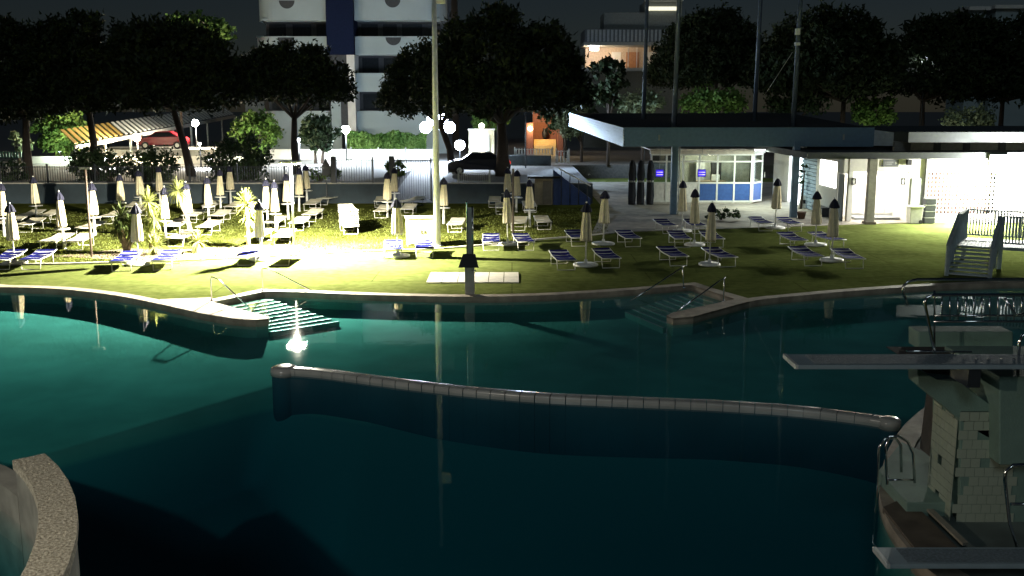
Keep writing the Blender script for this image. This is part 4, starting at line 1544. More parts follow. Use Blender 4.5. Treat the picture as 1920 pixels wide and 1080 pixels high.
# signs
sg = thing("wall_sign", (X(1670), FY - .03, Z(306)), "long dark sign board over the bright toilet entrance", "sign")
MB().b2(-.38, .38, -.02, .02, -.17, .17).build("board", mat("sign_grey", (.07, .075, .08), .6), sg)
MB().b2(-.30, -.26, -.028, -.022, -.08, .08).b2(-.22, .12, -.028, -.022, .03, .07).b2(-.22, .06, -.028, -.022, -.06, -.02).add([(.2, -.026, -.08), (.32, -.026, 0), (.2, -.026, .08)], [(0, 1, 2)]).build("printed_marks", mat("sign_mark", (.25, .25, .25), .6), sg)
for px, py, lab in ((1597, 340, "small dark toilet sign on the white door post"), (1700, 340, "small dark toilet sign at the far side of the entrance")):
    s_ = thing("toilet_sign", (X(px) + (.15 if px < 1650 else -.12), FY + (-.03 if px > 1650 else -.025), Z(py)), lab, "sign", "toilet signs")
    MB().b2(-.12, .12, -.015, .0, -.17, .17).build("plate", mat("sign_dark", (.05, .05, .05), .5), s_)
    put("figure_head", ballmesh("figure_head", .028, M_WHITE, n=8), s_, (0, -.02, .1))
    MB().hexa([(-.03, -.022, -.12), (.03, -.022, -.12), (.03, -.017, -.12), (-.03, -.017, -.12), (-.06, -.022, .06), (.06, -.022, .06), (.06, -.017, .06), (-.06, -.017, .06)]).build("figure_body", M_WHITE, s_)
cb2(nx0, X(1602), FY - .01, FY + .28, 0, zb, "door_post", M_WALLW)
# niche light
nl2 = thing("ceiling_lamp", (X(1660), FY + .9, zt - .07), "tube light inside the bright toilet entrance", "lamp", "ceiling lamps")
MB().b2(-.9, .9, -.06, .06, -.05, -.002).build("housing", M_WHITE, nl2)
MB().b2(-.85, .85, -.04, .04, -.062, -.051).build("diffuser", emat("tube_glow_warm", (1, .97, .86), 14), nl2)
lamp("niche_light", 'AREA', nl2.location + Vector((0, 0, -.1)), 60, (1, .95, .86), nl2, (1.7, .1), aim=(0, 0, -1))
nl3 = thing("ceiling_lamp", (xs_ - 1.0, 53.2, 3.4), "ceiling light over the side terrace by the white window", "lamp", "ceiling lamps")
MB().b2(-.08, .08, -.5, .5, -.05, .3).build("housing", M_WHITE, nl3)
lamp("side_light", 'AREA', nl3.location + Vector((0, 0, -.08)), 70, (.9, 1, .95), nl3, (.12, .9), aim=(0, 0, -1))
# wall right of the niche, lattice screen
gx_0, gx_1 = X(1741), X(1886)
cb2(nx1 + .2, gx_0, FY, FY + .2, 0, zt, "front_wall", M_WARM)
cb2(X(1712), X(1733), FY - .04, FY - .003, .05, 2.1, "grey_door", mat("grey_door", (.36, .38, .36), .6))
cb2(gx_0 - .12, gx_0, FY - .12, FY - .002, 0, zt, "pilaster", mat("pilaster_grey", (.26, .26, .25), .8))
lz0, lz1 = .35, Z(322)
cb2(gx_0, gx_1, FY, FY + .2, lz1, zt, "front_wall", M_WALLW)
cb2(gx_0, gx_1, FY, FY + .2, 0, lz0, "front_wall", M_WALLW)
lat = MB()
nlx = 21
for i in range(nlx + 1):
    x = gx_0 + (gx_1 - gx_0) * i / nlx
    lat.b2(x - CO.x - .024, x - CO.x + .024, -.02 + .05, .06 + .05, lz0, lz1)
nlz = int((lz1 - lz0) / .19)
for j in range(nlz + 1):
    z = lz0 + (lz1 - lz0) * j / nlz
    lat.b2(gx_0 - CO.x, gx_1 - CO.x, .035, .115, z - .024, z + .024)
lat.build("lattice", M_WALLW, cr)
cb2(gx_0, gx_1, FY + 1.2, FY + 1.4, 0, zt, "inner_wall", mat("inner_wall", (.30, .20, .18), .9))
cb2(gx_1, xe, FY, FY + .2, 0, zt, "front_wall", M_WALLW)
cb2(X(1872), X(1884), FY - .3, FY - .02, 0, zt, "pilaster", mat("pilaster_grey", (.26, .26, .25), .8))
# eaves, clerestory and upper roof
M_EAVE = mat("eave_grey", (.05, .057, .06), .8)
cb2(xs_ - 2.3, xe, FY - 1.0, 62, zt + .001, Z(284), "eave", M_EAVE)
cz0, cz1 = Z(284), Z(266)
cb2(xs_ + 2.2, xe, FY + .2, FY + .4, cz0, cz1, "clerestory_wall", mat("clere_wall", (.16, .16, .15), .8))
for p0, p1 in ((1709, 1751), (1764, 1806), (1819, 1872), (1886, 1930)):
    cb2(X(p0), X(p1), FY + .17, FY + .197, cz0 + .06, cz1 - .05, "clerestory_window", mat("clere_pane", (.52, .50, .40), .5))
cb2(X(1690), xe, FY - .7, 62, cz1, Z(247), "upper_roof", M_EAVE)
for px in (1758, 1813, 1880):
    cb2(X(px) - .15, X(px) + .15, FY + .1, FY + .198, cz0, cz1, "clerestory_post", mat("clere_post", (.12, .12, .11), .8))
q = Vector((X(1703), FY - .12, Z(304)))
MB().box(q - CO, (.2, .2, .26)).build("wall_speaker", M_BLACK, cr)
# the dazzling floodlight
fq = Vector((X(1852), FY - 1.15, Z(300) - .02))
f2 = thing("floodlight", fq, "dazzling white floodlight under the eaves of the changing rooms", "floodlight")
MB().box((0, .12, .05), (.88, .2, .58)).build("housing", M_STEEL, f2, bevel=.03)
MB().box((0, .0, .05), (.80, .03, .5)).build("lens", emat("flood_lens_white", (1, 1, .96), 60), f2)
MB().tube([(0, .2, .1), (0, 1.13, .1)], .035, 6).build("bracket", M_STEEL, f2)
lamp("front_flood", 'SPOT', fq + Vector((0, -.08, .02)), 4600, (.97, 1.0, .86), f2, .15, aim=(-.25, -.7, -1), spot=125, blend=.8)
lamp("wall_wash", 'POINT', fq + Vector((.35, -.5, -.35)), 1400, (1, 1, .92), f2, .2)
# bins, crates
q = G(1713, 419)
t = thing("waste_bin", q, "pale grey waste bin with lid beside the toilet entrance", "bin")
MB().hexa([(-.26, -.26, .02), (.26, -.26, .02), (.26, .26, .02), (-.26, .26, .02), (-.31, -.31, .78), (.31, -.31, .78), (.31, .31, .78), (-.31, .31, .78)]).build("body", mat("bin_grey", (.42, .42, .38), .6), t, bevel=.02)
MB().b2(-.35, .35, -.35, .35, .785, .86).build("lid", M_WHITE, t, bevel=.03)
w_ = MB().lathe([(.09, -.03), (.09, .03)], 14).build("wheel", M_BLACK, t)
w_.rotation_euler = (PI / 2, 0, 0)
w_.location = (.2, -.33, .11)
q = G(1740, 419)
for i, nm in enumerate(("lowest", "second", "third", "top")):
    t = thing("crate", (q.x, q.y, .02 + .30 * i), f"dark slatted crate beside the waste bin, {nm} of its stack", "crate", "stacked crates")
    MB().b2(-.24, .24, -.2, .2, 0, .03).build("base", M_DARKST, t)
    for y in (-.19, .19):
        MB().b2(-.24, .24, y - .012, y + .012, .035, .25).build("side", M_DARKST, t)
    for x in (-.228, .228):
        MB().b2(x - .012, x + .012, -.177, .177, .035, .25).build("end", M_DARKST, t)
    MB().b2(-.25, .25, -.21, .21, .253, .285).build("rim", M_STEEL, t)

# ------------------------------------------------------------------ fences and gate on the wall
def fence(x0, x1, y, z0, z1, label, step=.14, posts=2.5, m=M_DARKST, bar=.012, name="fence", group="fences on the wall"):
    t = thing(name, (x0, y, z0), label, "fence", group)
    L_ = x1 - x0
    b = MB()
    k = max(2, int(L_ / step))
    for i in range(k):
        x = (i + .5) * L_ / k
        b.b2(x - bar, x + bar, -bar, bar, .05, z1 - z0)
    b.build("bars", m, t, kind="stuff")
    for z in (.08, z1 - z0 - .06):
        MB().b2(0, L_, -.022, .022, z - .02, z + .02).build("rail", m, t)
    n_ = max(1, int(L_ / posts))
    for i in range(n_ + 1):
        x = L_ * i / n_
        MB().b2(x - .04, x + .04, -.045, .045, 0, z1 - z0 + .12).build("post", m, t)
    return t


FZ = 1.18
fence(-40, G(640, 376).x - .2, WY, FZ, FZ + .95, "dark bar fence on the retaining wall behind the lawn umbrellas")
fence(G(640, 376).x, G(708, 376).x, WY + .0, FZ, FZ + 1.35, "tall dark bar fence panel beside the gate on the carport side")
gt = fence(xg0 + .12, xg1 - .15, WY + .05, .12, FZ + 1.3, "tall dark steel gate lit from behind, beside the mast", step=.13, name="gate", group=None)
gt["category"] = "gate"
for px in (640, 710, 741):
    pass
for x, lab in ((G(641, 376).x - .12, "dark pillar where the fence steps up"), (xg0 - .0, "dark gate pillar next to the table umbrellas")):
    t = MB().b2(x - .13, x + .13, WY - .2, WY + .2, 1.181, FZ + 1.5).build("pillar", M_DARKST)
    tag(t, lab, "pillar", "dark pillars")
fence(xg1 + 1.4, xg1 + 3.2, WY, FZ, FZ + .6, "short pale bar panel on the wall beyond the mast", m=M_STEEL, step=.12)
# hut sign on a stake
q = D(611, 312, 57.6)
t = thing("triangle_sign", (q.x, 57.6, 0), "small dark triangle sign on a stake behind the lawn", "sign")
MB().b2(-.03, .03, -.02, .02, 0.01, 1.7).build("stake", M_DARKST, t)
MB().add([(-.28, -.03, 2.05), (.28, -.03, 2.05), (0, -.03, 2.6), (-.28, .0, 2.05), (.28, .0, 2.05), (0, .0, 2.6)], [(0, 1, 2), (5, 4, 3), (0, 3, 4, 1), (1, 4, 5, 2), (2, 5, 3, 0)]).build("triangle", M_DARKST, t)
MB().b2(-.22, .22, -.03, 0, 1.62, 2.04).build("plate", M_DARKST, t)

# ------------------------------------------------------------------ street furniture beyond the wall
# white boundary wall of the apartment block with posts
q0, q1 = D(505, 300, 86), D(812, 300, 86)
bw = thing("boundary_wall", (q0.x, 86, UP), "low white wall with panels under the long hedge", "wall")
npn = 6
for i in range(npn):
    x = (q1.x - q0.x) * i / npn
    MB().b2(x + .06, x + (q1.x - q0.x) / npn - .06, 0, .2, 0, .85).build("panel", M_WALLW, bw)
for i in range(npn + 1):
    x = (q1.x - q0.x) * i / npn
    MB().b2(x - .055, x + .055, -.03, .23, 0, 1.0).build("pier", M_STEEL, bw)
bw2 = MB().b2(D(60, 300, 80).x, D(500, 300, 80).x, 80, 80.2, UP, UP + .55).build("boundary_wall", M_WALLW)
tag(bw2, "long low white wall behind the oleanders, below the carport", "wall", "boundary walls")


def hedge(x0, x1, y, z0, z1, dep, label, m, count, leaf=.2, seed=2, name="hedge"):
    rr = random.Random(seed)
    t = thing(name, (x0, y, z0), label, "hedge")
    b = MB()
    for i in range(count):
        x = rr.uniform(0, x1 - x0)
        top = (z1 - z0) * (.9 + .12 * math.sin(x * 1.9) + .06 * math.sin(x * 5.1))
        if rr.random() < .75:
            o = Vector((x, -dep / 2 + rr.uniform(-.12, .12), rr.uniform(0, top)))
        else:
            o = Vector((x, rr.uniform(-dep / 2, dep / 2), top + rr.uniform(-.1, .1)))
        u = Vector((rr.gauss(0, 1), rr.gauss(0, 1), rr.gauss(0, 1))).normalized()
        w = u.cross(Vector((rr.gauss(0, 1), rr.gauss(0, 1), rr.gauss(0, 1)))).normalized()
        s = leaf * rr.uniform(.5, 1.3)
        b.add([o - w * s * .4, o + u * s * .6, o + w * s * .4, o - u * s * .6], [(0, 1, 2, 3)])
    put("foliage", b.raw("foliage", m), t)
    MB().b2(.2, x1 - x0 - .2, -dep / 2 + .2, dep / 2 - .2, 0, (z1 - z0) * .82).build("core", M_LEAFD, t)
    return t


hedge(D(652, 280, 87.2).x, D(800, 280, 87.2).x, 87.2, 1.9, D(700, 249, 87.2).z, 1.2, "long clipped green hedge over the white wall", M_LEAFG, 5200, .24)

# pines -------------------------------------------------------------
def pine(px, Y, base_z, lean_px, fork_py, crown, label, seed, n_cl=400, n_lf=56, m=M_PINE, lowdrop=.0, trunk_r=.26, group="umbrella pines"):
    """crown: (px0, px1, py_top, py_bottom) in the photo at depth Y"""
    rr = random.Random(seed)
    b0 = D(px, 300, Y)
    base = Vector((b0.x, Y, base_z))
    t = thing("pine_tree", base, label, "tree", group)
    fk = D(lean_px, fork_py, Y) - base
    fk.y = 0.0
    tb = MB()
    mid = Vector((fk.x * .35 + rr.uniform(-.15, .15), rr.uniform(-.2, .2), fk.z * .5))
    tb.tube([(0, 0, -.1), mid * .5, mid, fk], [trunk_r * 1.2, trunk_r, trunk_r * .88, trunk_r * .7], 10)
    c0, c1 = D(crown[0], crown[3], Y) - base, D(crown[1], crown[2], Y) - base
    rx = (c1.x - c0.x) / 2
    cxm = (c0.x + c1.x) / 2
    zb_, zt_ = c0.z, c1.z
    ry = rx * .8
    for i in range(9):
        a = 2 * PI * i / 9 + rr.uniform(-.3, .3)
        e = Vector((cxm + rx * .62 * math.cos(a), ry * .62 * math.sin(a), zb_ + (zt_ - zb_) * rr.uniform(.2, .45)))
        md = fk.lerp(e, .5) + Vector((0, 0, -.08 * (e - fk).length * rr.uniform(0, 1)))
        tb.tube([fk, md, e], [trunk_r * .5, trunk_r * .3, .05], 7)
    tb.build("trunk", M_BARK, t)
    lb = MB()
    n_cl = int(n_cl * (1.15 if n_cl > 300 else 1.7))
    for i in range(n_cl):
        while True:
            u, v = rr.uniform(-1, 1), rr.uniform(-1, 1)
            if u * u + v * v < 1:
                break
        r2 = u * u + v * v
        top = math.sqrt(max(0, 1 - r2)) ** .8
        bot = .0 + .14 * r2
        # mostly a thick dome shell: flat underside and rounded top
        k = rr.random() ** .75
        hgt = bot + (max(top, bot + .1) - bot) * k
        c = Vector((cxm + u * rx * .94, v * ry * .94, zb_ + (zt_ - zb_) * hgt * .96))
        cr_ = rr.uniform(.45, .95) * rx / 5.2
        for j in range(n_lf):
            d = Vector((rr.gauss(0, 1), rr.gauss(0, 1), rr.gauss(0, .6)))
            d = d.normalized() * cr_ * rr.uniform(.25, 1.1)
            o = c + d
            uu = Vector((rr.gauss(0, 1), rr.gauss(0, 1), rr.gauss(.4, 1))).normalized()
            ww = uu.cross(Vector((rr.gauss(0, 1), rr.gauss(0, 1), rr.gauss(0, 1)))).normalized()
            s = rr.uniform(.22, .46) * rx / 5.2
            lb.add([o - ww * s * .3, o + ww * s * .3, o + uu * s], [(0, 1, 2)])
    put("crown", lb.raw("crown", m), t)
    return t


pine(52, 64, UP, 48, 215, (-90, 115, 28, 235), "umbrella pine at the edge of the view behind the first table umbrella", 1)
pine(172, 66, UP, 166, 205, (20, 300, 12, 218), "umbrella pine with straight trunk behind the thin brown post", 2, 260)
pine(358, 66, UP, 325, 205, (180, 462, 28, 214), "umbrella pine with leaning trunk beside the red car", 3, 260)
pine(556, 68, UP, 552, 222, (428, 664, 74, 196), "lone umbrella pine with forked trunk before the apartment block", 4, 240)
pine(942, 66, UP, 940, 230, (770, 1112, 4, 222), "largest umbrella pine with thick double trunk behind the lawn", 5, 320, trunk_r=.42)
pine(848, 70, UP, 826, 235, (708, 905, 70, 226), "umbrella pine with leaning trunk behind the tall mast", 6, 240)
pine(1340, 92, UP, 1340, 190, (1212, 1450, 8, 172), "dark pine crown behind the pavilion masts", 7, 260)
pine(1580, 84, UP, 1582, 190, (1405, 1700, 5, 190), "dark pine with trunk rising over the pavilion roof end", 8, 280)
pine(1725, 88, UP, 1730, 190, (1640, 1930, 14, 190), "dark pine above the changing room roof beside the distant lamp", 9, 280)
pine(1870, 96, UP, 1880, 190, (1780, 2040, 18, 200), "dark pine at the far end of the changing rooms", 10, 220)
# green crown catching light behind the leaning pine
def tree(px, Y, base_z, crown, label, m, count, seed, leaf=.28, group="broadleaf trees beyond the wall", stems=((0, 0),)):
    c0, c1 = D(crown[0], crown[3], Y), D(crown[1], crown[2], Y)
    base = Vector((D(px, 300, Y).x, Y, base_z))
    rx = (c1.x - c0.x) / 2
    off = (c0.x + c1.x) / 2 - base.x
    rr = random.Random(seed)
    t = thing("tree", base, label, "tree", group)
    h0, h1 = c0.z - base_z, c1.z - base_z
    tb = MB()
    for (dx, dy) in stems:
        tb.tube([(dx, dy, -.1), (dx * 1.3 + rr.uniform(-.1, .1), dy, h0 * .6 + .2), (off * .5 + dx * 1.5, dy, h0 + (h1 - h0) * .3)], [.14, .11, .07], 8)
        for k in range(5):
            a = rr.uniform(0, 2 * PI)
            tb.tube([(dx * 1.3, dy, h0 * .7 + .2), (off + rx * .5 * math.cos(a), rx * .5 * math.sin(a), h0 + (h1 - h0) * .5)], [.06, .025], 6)
    tb.build("trunk", M_BARK, t)
    lb = MB()
    cl = []
    for i in range(max(16, count // 45)):
        while True:
            q_ = Vector((rr.uniform(-1, 1), rr.uniform(-1, 1), rr.uniform(-1, 1)))
            if .35 < q_.length < 1:
                break
        cl.append((Vector((off + q_.x * rx * .85, q_.y * rx * .8, h0 + (h1 - h0) * (.5 + q_.z * .45))), rr.uniform(.13, .28) * rx))
    for i in range(count):
        c, cr_ = rr.choice(cl)
        d = Vector((rr.gauss(0, 1), rr.gauss(0, 1), rr.gauss(0, 1))).normalized()
        o = c + d * cr_ * rr.uniform(.3, 1.2)
        u = Vector((rr.gauss(0, 1), rr.gauss(0, 1), rr.gauss(0, 1))).normalized()
        w = u.cross(d)
        w = w.normalized() if w.length > 1e-3 else Vector((1, 0, 0))
        s = leaf * rr.uniform(.5, 1.3)
        lb.add([o - w * s * .35, o + u * s * .55, o + w * s * .35, o - u * s * .55], [(0, 1, 2, 3)])
    put("crown", lb.raw("crown", m), t)
    return t


tree(345, 92, UP, (290, 440, 28, 90), "bright leafy treetop showing above the leaning pine", M_LEAFG, 2600, 21, .4)
tree(112, 84, UP, (60, 168, 200, 292), "soft green tree beside the yellow canopy of the carport", M_LEAFG, 4200, 22, .3)
tree(35, 80, UP, (18, 62, 244, 290), "small pale bush at the edge by the green fence", M_LEAFP, 900, 23, .24)
tree(478, 82, UP, (430, 532, 205, 285), "yellow-green tree between the carport and the lone pine", M_LEAFG, 3600, 24, .28)
tree(592, 80, UP, (556, 640, 215, 285), "dark leafy tree behind the lone pine trunk", M_LEAFD, 3200, 25, .28, stems=((0, 0), (.5, 0)))
tree(190, 62, UP, (128, 232, 272, 346), "dark oleander bush behind the thin brown post", M_LEAFD, 3000, 26, .2, "oleander bushes", ((0, 0), (.4, 0), (-.4, .1)))
tree(285, 62, UP, (225, 338, 276, 346), "dark oleander bush beneath the red car", M_LEAFD, 3000, 27, .2, "oleander bushes", ((0, 0), (.5, 0), (-.5, .1)))
tree(440, 62, UP, (376, 512, 252, 346), "large dark oleander between the two forked pines", M_LEAFD, 4200, 28, .22, "oleander bushes", ((0, 0), (.5, 0), (-.5, .1)))
tree(20, 62, UP, (-30, 50, 300, 350), "dark bush at the edge behind the first table umbrella", M_LEAFD, 1500, 29, .2, "oleander bushes")
tree(600, 61, UP, (572, 640, 306, 345), "sparse young shrub behind the fence near the triangle sign", M_LEAFG, 420, 30, .2, "shrubs behind the fence")
tree(742, 66, UP, (718, 768, 302, 330), "small lit shrub behind the gate", M_LEAFG, 800, 31, .2, "shrubs behind the fence")
tree(905, 92, UP, (870, 960, 170, 250), "lit green tree above the cream utility box", M_LEAFG, 2400, 32, .34)
tree(1090, 82, UP, (1035, 1110, 188, 262), "olive tree with pale trunk at the pavilion end", M_LEAFP, 2600, 33, .24)
tree(1060, 88, UP, (985, 1120, 150, 250), "dark green tree behind the orange lit steps", M_LEAFD, 2600, 34, .34)
tree(1140, 78, UP, (1100, 1182, 95, 210), "dark spiky conifer in front of the lit restaurant", M_PINE, 2200, 35, .34)
tree(1205, 80, UP, (1150, 1255, 172, 212), "pale silvery shrub above the pavilion roof", M_LEAFP, 2200, 36, .26)
tree(1335, 80, UP, (1265, 1415, 166, 212), "lit green shrubs above the pavilion roof between masts", M_LEAFG, 3000, 37, .28)
tree(1640, 82, UP, (1588, 1690, 178, 240), "lit green bush above the pavilion roof end", M_LEAFG, 2600, 38, .28)
tree(1800, 78, UP, (1752, 1880, 205, 245), "low bush behind the changing room roof", M_LEAFP, 1400, 39, .28)
tree(1480, 84, UP, (1425, 1560, 180, 215), "dim bush behind the second pavilion mast", M_LEAFD, 1800, 40, .28)

# ------------------------------------------------------------------ apartment block
BY = 96.0
bx = lambda px: D(px, 195, BY).x
bz = lambda py: D(960, py, BY).z
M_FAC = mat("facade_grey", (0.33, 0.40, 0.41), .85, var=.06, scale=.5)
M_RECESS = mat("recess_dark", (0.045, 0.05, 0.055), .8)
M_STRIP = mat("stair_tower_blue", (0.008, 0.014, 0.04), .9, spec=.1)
bld = thing("apartment_block", (bx(640), BY, UP), "pale apartment block with rounded balcony bands and a dark stair tower", "building")
BO = Vector((bx(640), BY, 0))


def bb(p0, p1, y0, y1, t0, t1, nm, m, parent=bld):
    return MB().b2(bx(p0) - BO.x, bx(p1) - BO.x, y0, y1, bz(t1) - UP, bz(t0) - UP).build(nm, m, parent)


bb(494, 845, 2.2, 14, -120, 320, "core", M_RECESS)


def band(p0, p1, t0, t1, rl):
    """balcony parapet with a rounded end"""
    b = MB()
    x0, x1 = bx(p0) - BO.x, bx(p1) - BO.x
    z0, z1 = bz(t1) - UP, bz(t0) - UP
    pts = []
    r = 2.0
    if rl:
        for k in range(9):
            a = PI + (PI / 2) * k / 8
            pts.append((x0 + r + r * math.cos(a), r + r * math.sin(a)))
        pts = [(x0, 4.0)] + pts + [(x1, 0)]
    else:
        for k in range(9):
            a = -PI / 2 + (PI / 2) * k / 8
            pts.append((x1 - r + r * math.cos(a), r + r * math.sin(a)))
        pts = [(x0, 0)] + pts + [(x1, 4.0)]
    inn = [(p[0] + (.18 if rl else -.18) if i in (0,) or i == len(pts) - 1 else p[0], p[1] + .18) for i, p in enumerate(pts)]
    n_ = len(pts)
    vs_ = [(p[0], p[1], z0) for p in pts] + [(p[0], p[1], z1) for p in pts] + [(p[0], p[1], z0) for p in inn] + [(p[0], p[1], z1) for p in inn]
    fs_ = []
    for i in range(n_ - 1):
        fs_ += [(i, i + 1, i + 1 + n_, i + n_), (i + 2 * n_, i + 3 * n_, i + 1 + 3 * n_, i + 1 + 2 * n_), (i + n_, i + 1 + n_, i + 1 + 3 * n_, i + 3 * n_), (i, i + 2 * n_, i + 1 + 2 * n_, i + 1)]
    b.add(vs_, fs_)
    o = b.build("balcony_band", M_FAC, bld)
    s = MB().b2(min(x0 + (.6 if rl else 0), x1), x1 - (0 if rl else .6), .2, 2.2, z0, z0 + .18).build("balcony_slab", M_FAC, bld)
    return o


for (t0, t1) in ((-45, 38), (68, 103), (137, 172), (208, 241)):
    band(485, 617, t0, t1, True)
    band(669, 838, t0, t1, False)
# half-round openings in the parapets
for (px, py) in ((545, 1), (740, -1), (540, 70), (740, 70)):
    x, z = bx(px) - BO.x, bz(py) - UP
    r = .72
    pts = [(x + r * math.cos(PI + PI * k / 14), z + r * math.sin(PI + PI * k / 14)) for k in range(15)]
    MB().add([(p[0], -.02, p[1]) for p in pts] + [(p[0], -.005, p[1]) for p in pts], [tuple(range(15)), tuple(reversed(range(15, 30)))] + [(i, (i + 1) % 15, (i + 1) % 15 + 15, i + 15) for i in range(15)]).build("half_round_window", M_RECESS, bld)
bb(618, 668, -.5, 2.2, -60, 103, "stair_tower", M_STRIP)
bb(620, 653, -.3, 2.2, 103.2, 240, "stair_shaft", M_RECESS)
bb(653.5, 668, -.45, 2.2, 103.2, 300, "white_pier", M_WALLW)
bb(622, 640, -.35, -.302, 190, 300, "pale_pier", M_FAC)
for (t0, t1) in ((40, 66), (105, 135), (174, 206)):
    for p0, p1 in ((500, 532), (545, 580), (590, 612), (675, 706), (716, 742), (752, 790)):
        bb(p0, p1, 2.14, 2.19, t0 + 2, t1, "window", mat("dark_glass", (.02, .025, .03), .15), bld)
bb(505, 617, .6, 2.2, 241.2, 310, "ground_floor_wall", M_FAC)
bb(669, 838, .6, 2.2, 241.2, 310, "ground_floor_wall", M_FAC)

# little house with chimney behind
h0 = D(475, 100, 120)
hs = thing("small_house", (h0.x, 120, UP), "small pale house with chimney beside the apartment block", "house")
zz1 = D(475, 108, 120).z - UP
MB().b2(-1.2, 1.0, 0, 5, 0, zz1).build("wall", M_WALLW, hs)
MB().hexa([(-1.5, -.4, zz1), (1.3, -.4, zz1), (1.3, 5.4, zz1), (-1.5, 5.4, zz1), (-.3, 1.5, zz1 + 1.2), (.7, 1.5, zz1 + 1.2), (.7, 3.5, zz1 + 1.2), (-.3, 3.5, zz1 + 1.2)]).build("roof", mat("roof_pale", (.38, .34, .28), .9), hs)
MB().b2(.25, .8, 1.2, 1.8, zz1 + .3, zz1 + 2.3).build("chimney", M_WALLW, hs)
MB().b2(.15, .9, 1.1, 1.9, zz1 + 2.301, zz1 + 2.5).build("chimney_cap", M_FAC, hs)

# ------------------------------------------------------------------ lit restaurant on the slope
RY = 110.0
rx_ = lambda px: D(px, 195, RY).x
rz_ = lambda py: D(960, py, RY).z
rs = thing("restaurant", (rx_(1090), RY, UP), "lit restaurant terrace with ribbed fascia above the trees", "building")
RO = Vector((rx_(1090), RY, 0))


def rb2(p0, p1, y0, y1, t0, t1, nm, m):
    return MB().b2(rx_(p0) - RO.x, rx_(p1) - RO.x, y0, y1, rz_(t1) - UP, rz_(t0) - UP).build(nm, m, rs)


rb2(1095, 1275, 0, 6, 128, 300, "lower_wall", mat("rest_lower", (.12, .12, .10), .9))
rb2(1090, 1275, -1.5, 0, 128, 134, "balcony_slab", M_STEEL)
rb2(1100, 1275, 3.0, 3.2, 86, 128, "terrace_wall", mat("rest_wall", (.55, .44, .32), .8))
for p0, p1, m_ in ((1150, 1168, M_WALLW), (1178, 1202, mat("rest_door", (.40, .20, .10), .6)), (1218, 1246, M_WALLW)):
    rb2(p0, p1, 2.93, 2.99, 95, 127, "window_panel", m_)
for p in (1175, 1191, 1212, 1250):
    rb2(p, p + 1.5, -.2, -.12, 88, 128, "post", M_WALLW)
rb2(1092, 1270, -1.0, 6, 80, 86, "soffit_slab", M_STEEL)
for i in range(24):
    p = 1098 + i * 7.3
    rb2(p, p + 4.2, -1.12, -1.0, 57, 79, "fascia_rib", mat("rib_grey", (.30, .34, .36), .7))
rb2(1094, 1274, -1.0, 6, 56, 79.8, "fascia", mat("fascia_dark", (.10, .115, .13), .8))
rb2(1132, 1210, 1.0, 6, 22, 55.5, "upper_storey", mat("upper_grey", (.18, .20, .19), .8))
rb2(1208, 1275, .5, 6, 0, 54, "upper_storey", mat("upper_grey", (.18, .20, .19), .8))
rb2(1212, 1268, .2, .49, 12, 19, "upper_window", mat("rest_upper_lit", (.6, .58, .45), .6, emit=(1, .95, .7), estr=.25))
rb2(1205, 1275, -.2, .45, -6, 2, "upper_eave", mat("upper_eave", (.42, .45, .42), .8))
lamp("restaurant_light", 'POINT', RO + Vector((rx_(1112) - RO.x, .2, rz_(92))), 520, (1, .72, .42), rs, .2)
MB().box((rx_(1113) - RO.x, .2, rz_(90) - UP), (.9, .15, .5)).build("lamp", emat("rest_lamp", (1, .92, 1), 8), rs)

# far roofs at the skyline
for p0, p1, py, lab in ((1820, 1850, 14, "pale far roof ridge above the dark pines"), (1868, 1960, 11, "long pale far eave above the dark pines")):
    a, b = D(p0, py, 150), D(p1, py, 150)
    t = thing("far_house", (a.x, 150, UP), lab, "house", "far houses")
    MB().b2(0, b.x - a.x, 0, 6, 0, a.z - UP - .4).build("wall", M_FAC, t)
    MB().b2(-.4, b.x - a.x + .4, -.6, 6.5, a.z - UP - .4, a.z - UP + .1).build("roof", M_WALLW, t)

# ------------------------------------------------------------------ carport, cars
cpo = D(140, 270, 74)
cpt = thing("carport", (cpo.x, 74, UP), "long white carport canopy climbing behind the pines", "carport")
far_ = D(440, 214, 118)
d0 = Vector((0, 0, D(140, 270, 74).z - UP))
d1 = Vector((far_.x - cpo.x, far_.y - 74, far_.z - UP))
crs = Vector((3.6, -1.2, 0))
NB = 40
for i in range(NB):
    t0, t1 = i / NB, (i + .55) / NB
    a, b = d0.lerp(d1, t0), d0.lerp(d1, t1)
    u = Vector((0, 0, .12))
    up = Vector((-2.2, 2.8, .9))
    MB().hexa([a, b, b + up, a + up, a + u * .5, b + u * .5, b + up + u * .5, a + up + u * .5]).build("roof_panel", M_WHITE if i > 8 else mat("yellow_canopy", (.55, .36, .10), .7), cpt)
MB().beam(d0 + Vector((0, 0, -.25)), d1 + Vector((0, 0, -.25)), .12, .3).build("edge_beam", M_WHITE, cpt)
for i in range(9):
    p = d0.lerp(d1, i / 8)
    MB().b2(p.x - .08, p.x + .08, p.y - .08, p.y + .08, -1, p.z - .4).build("post", M_WHITE, cpt)


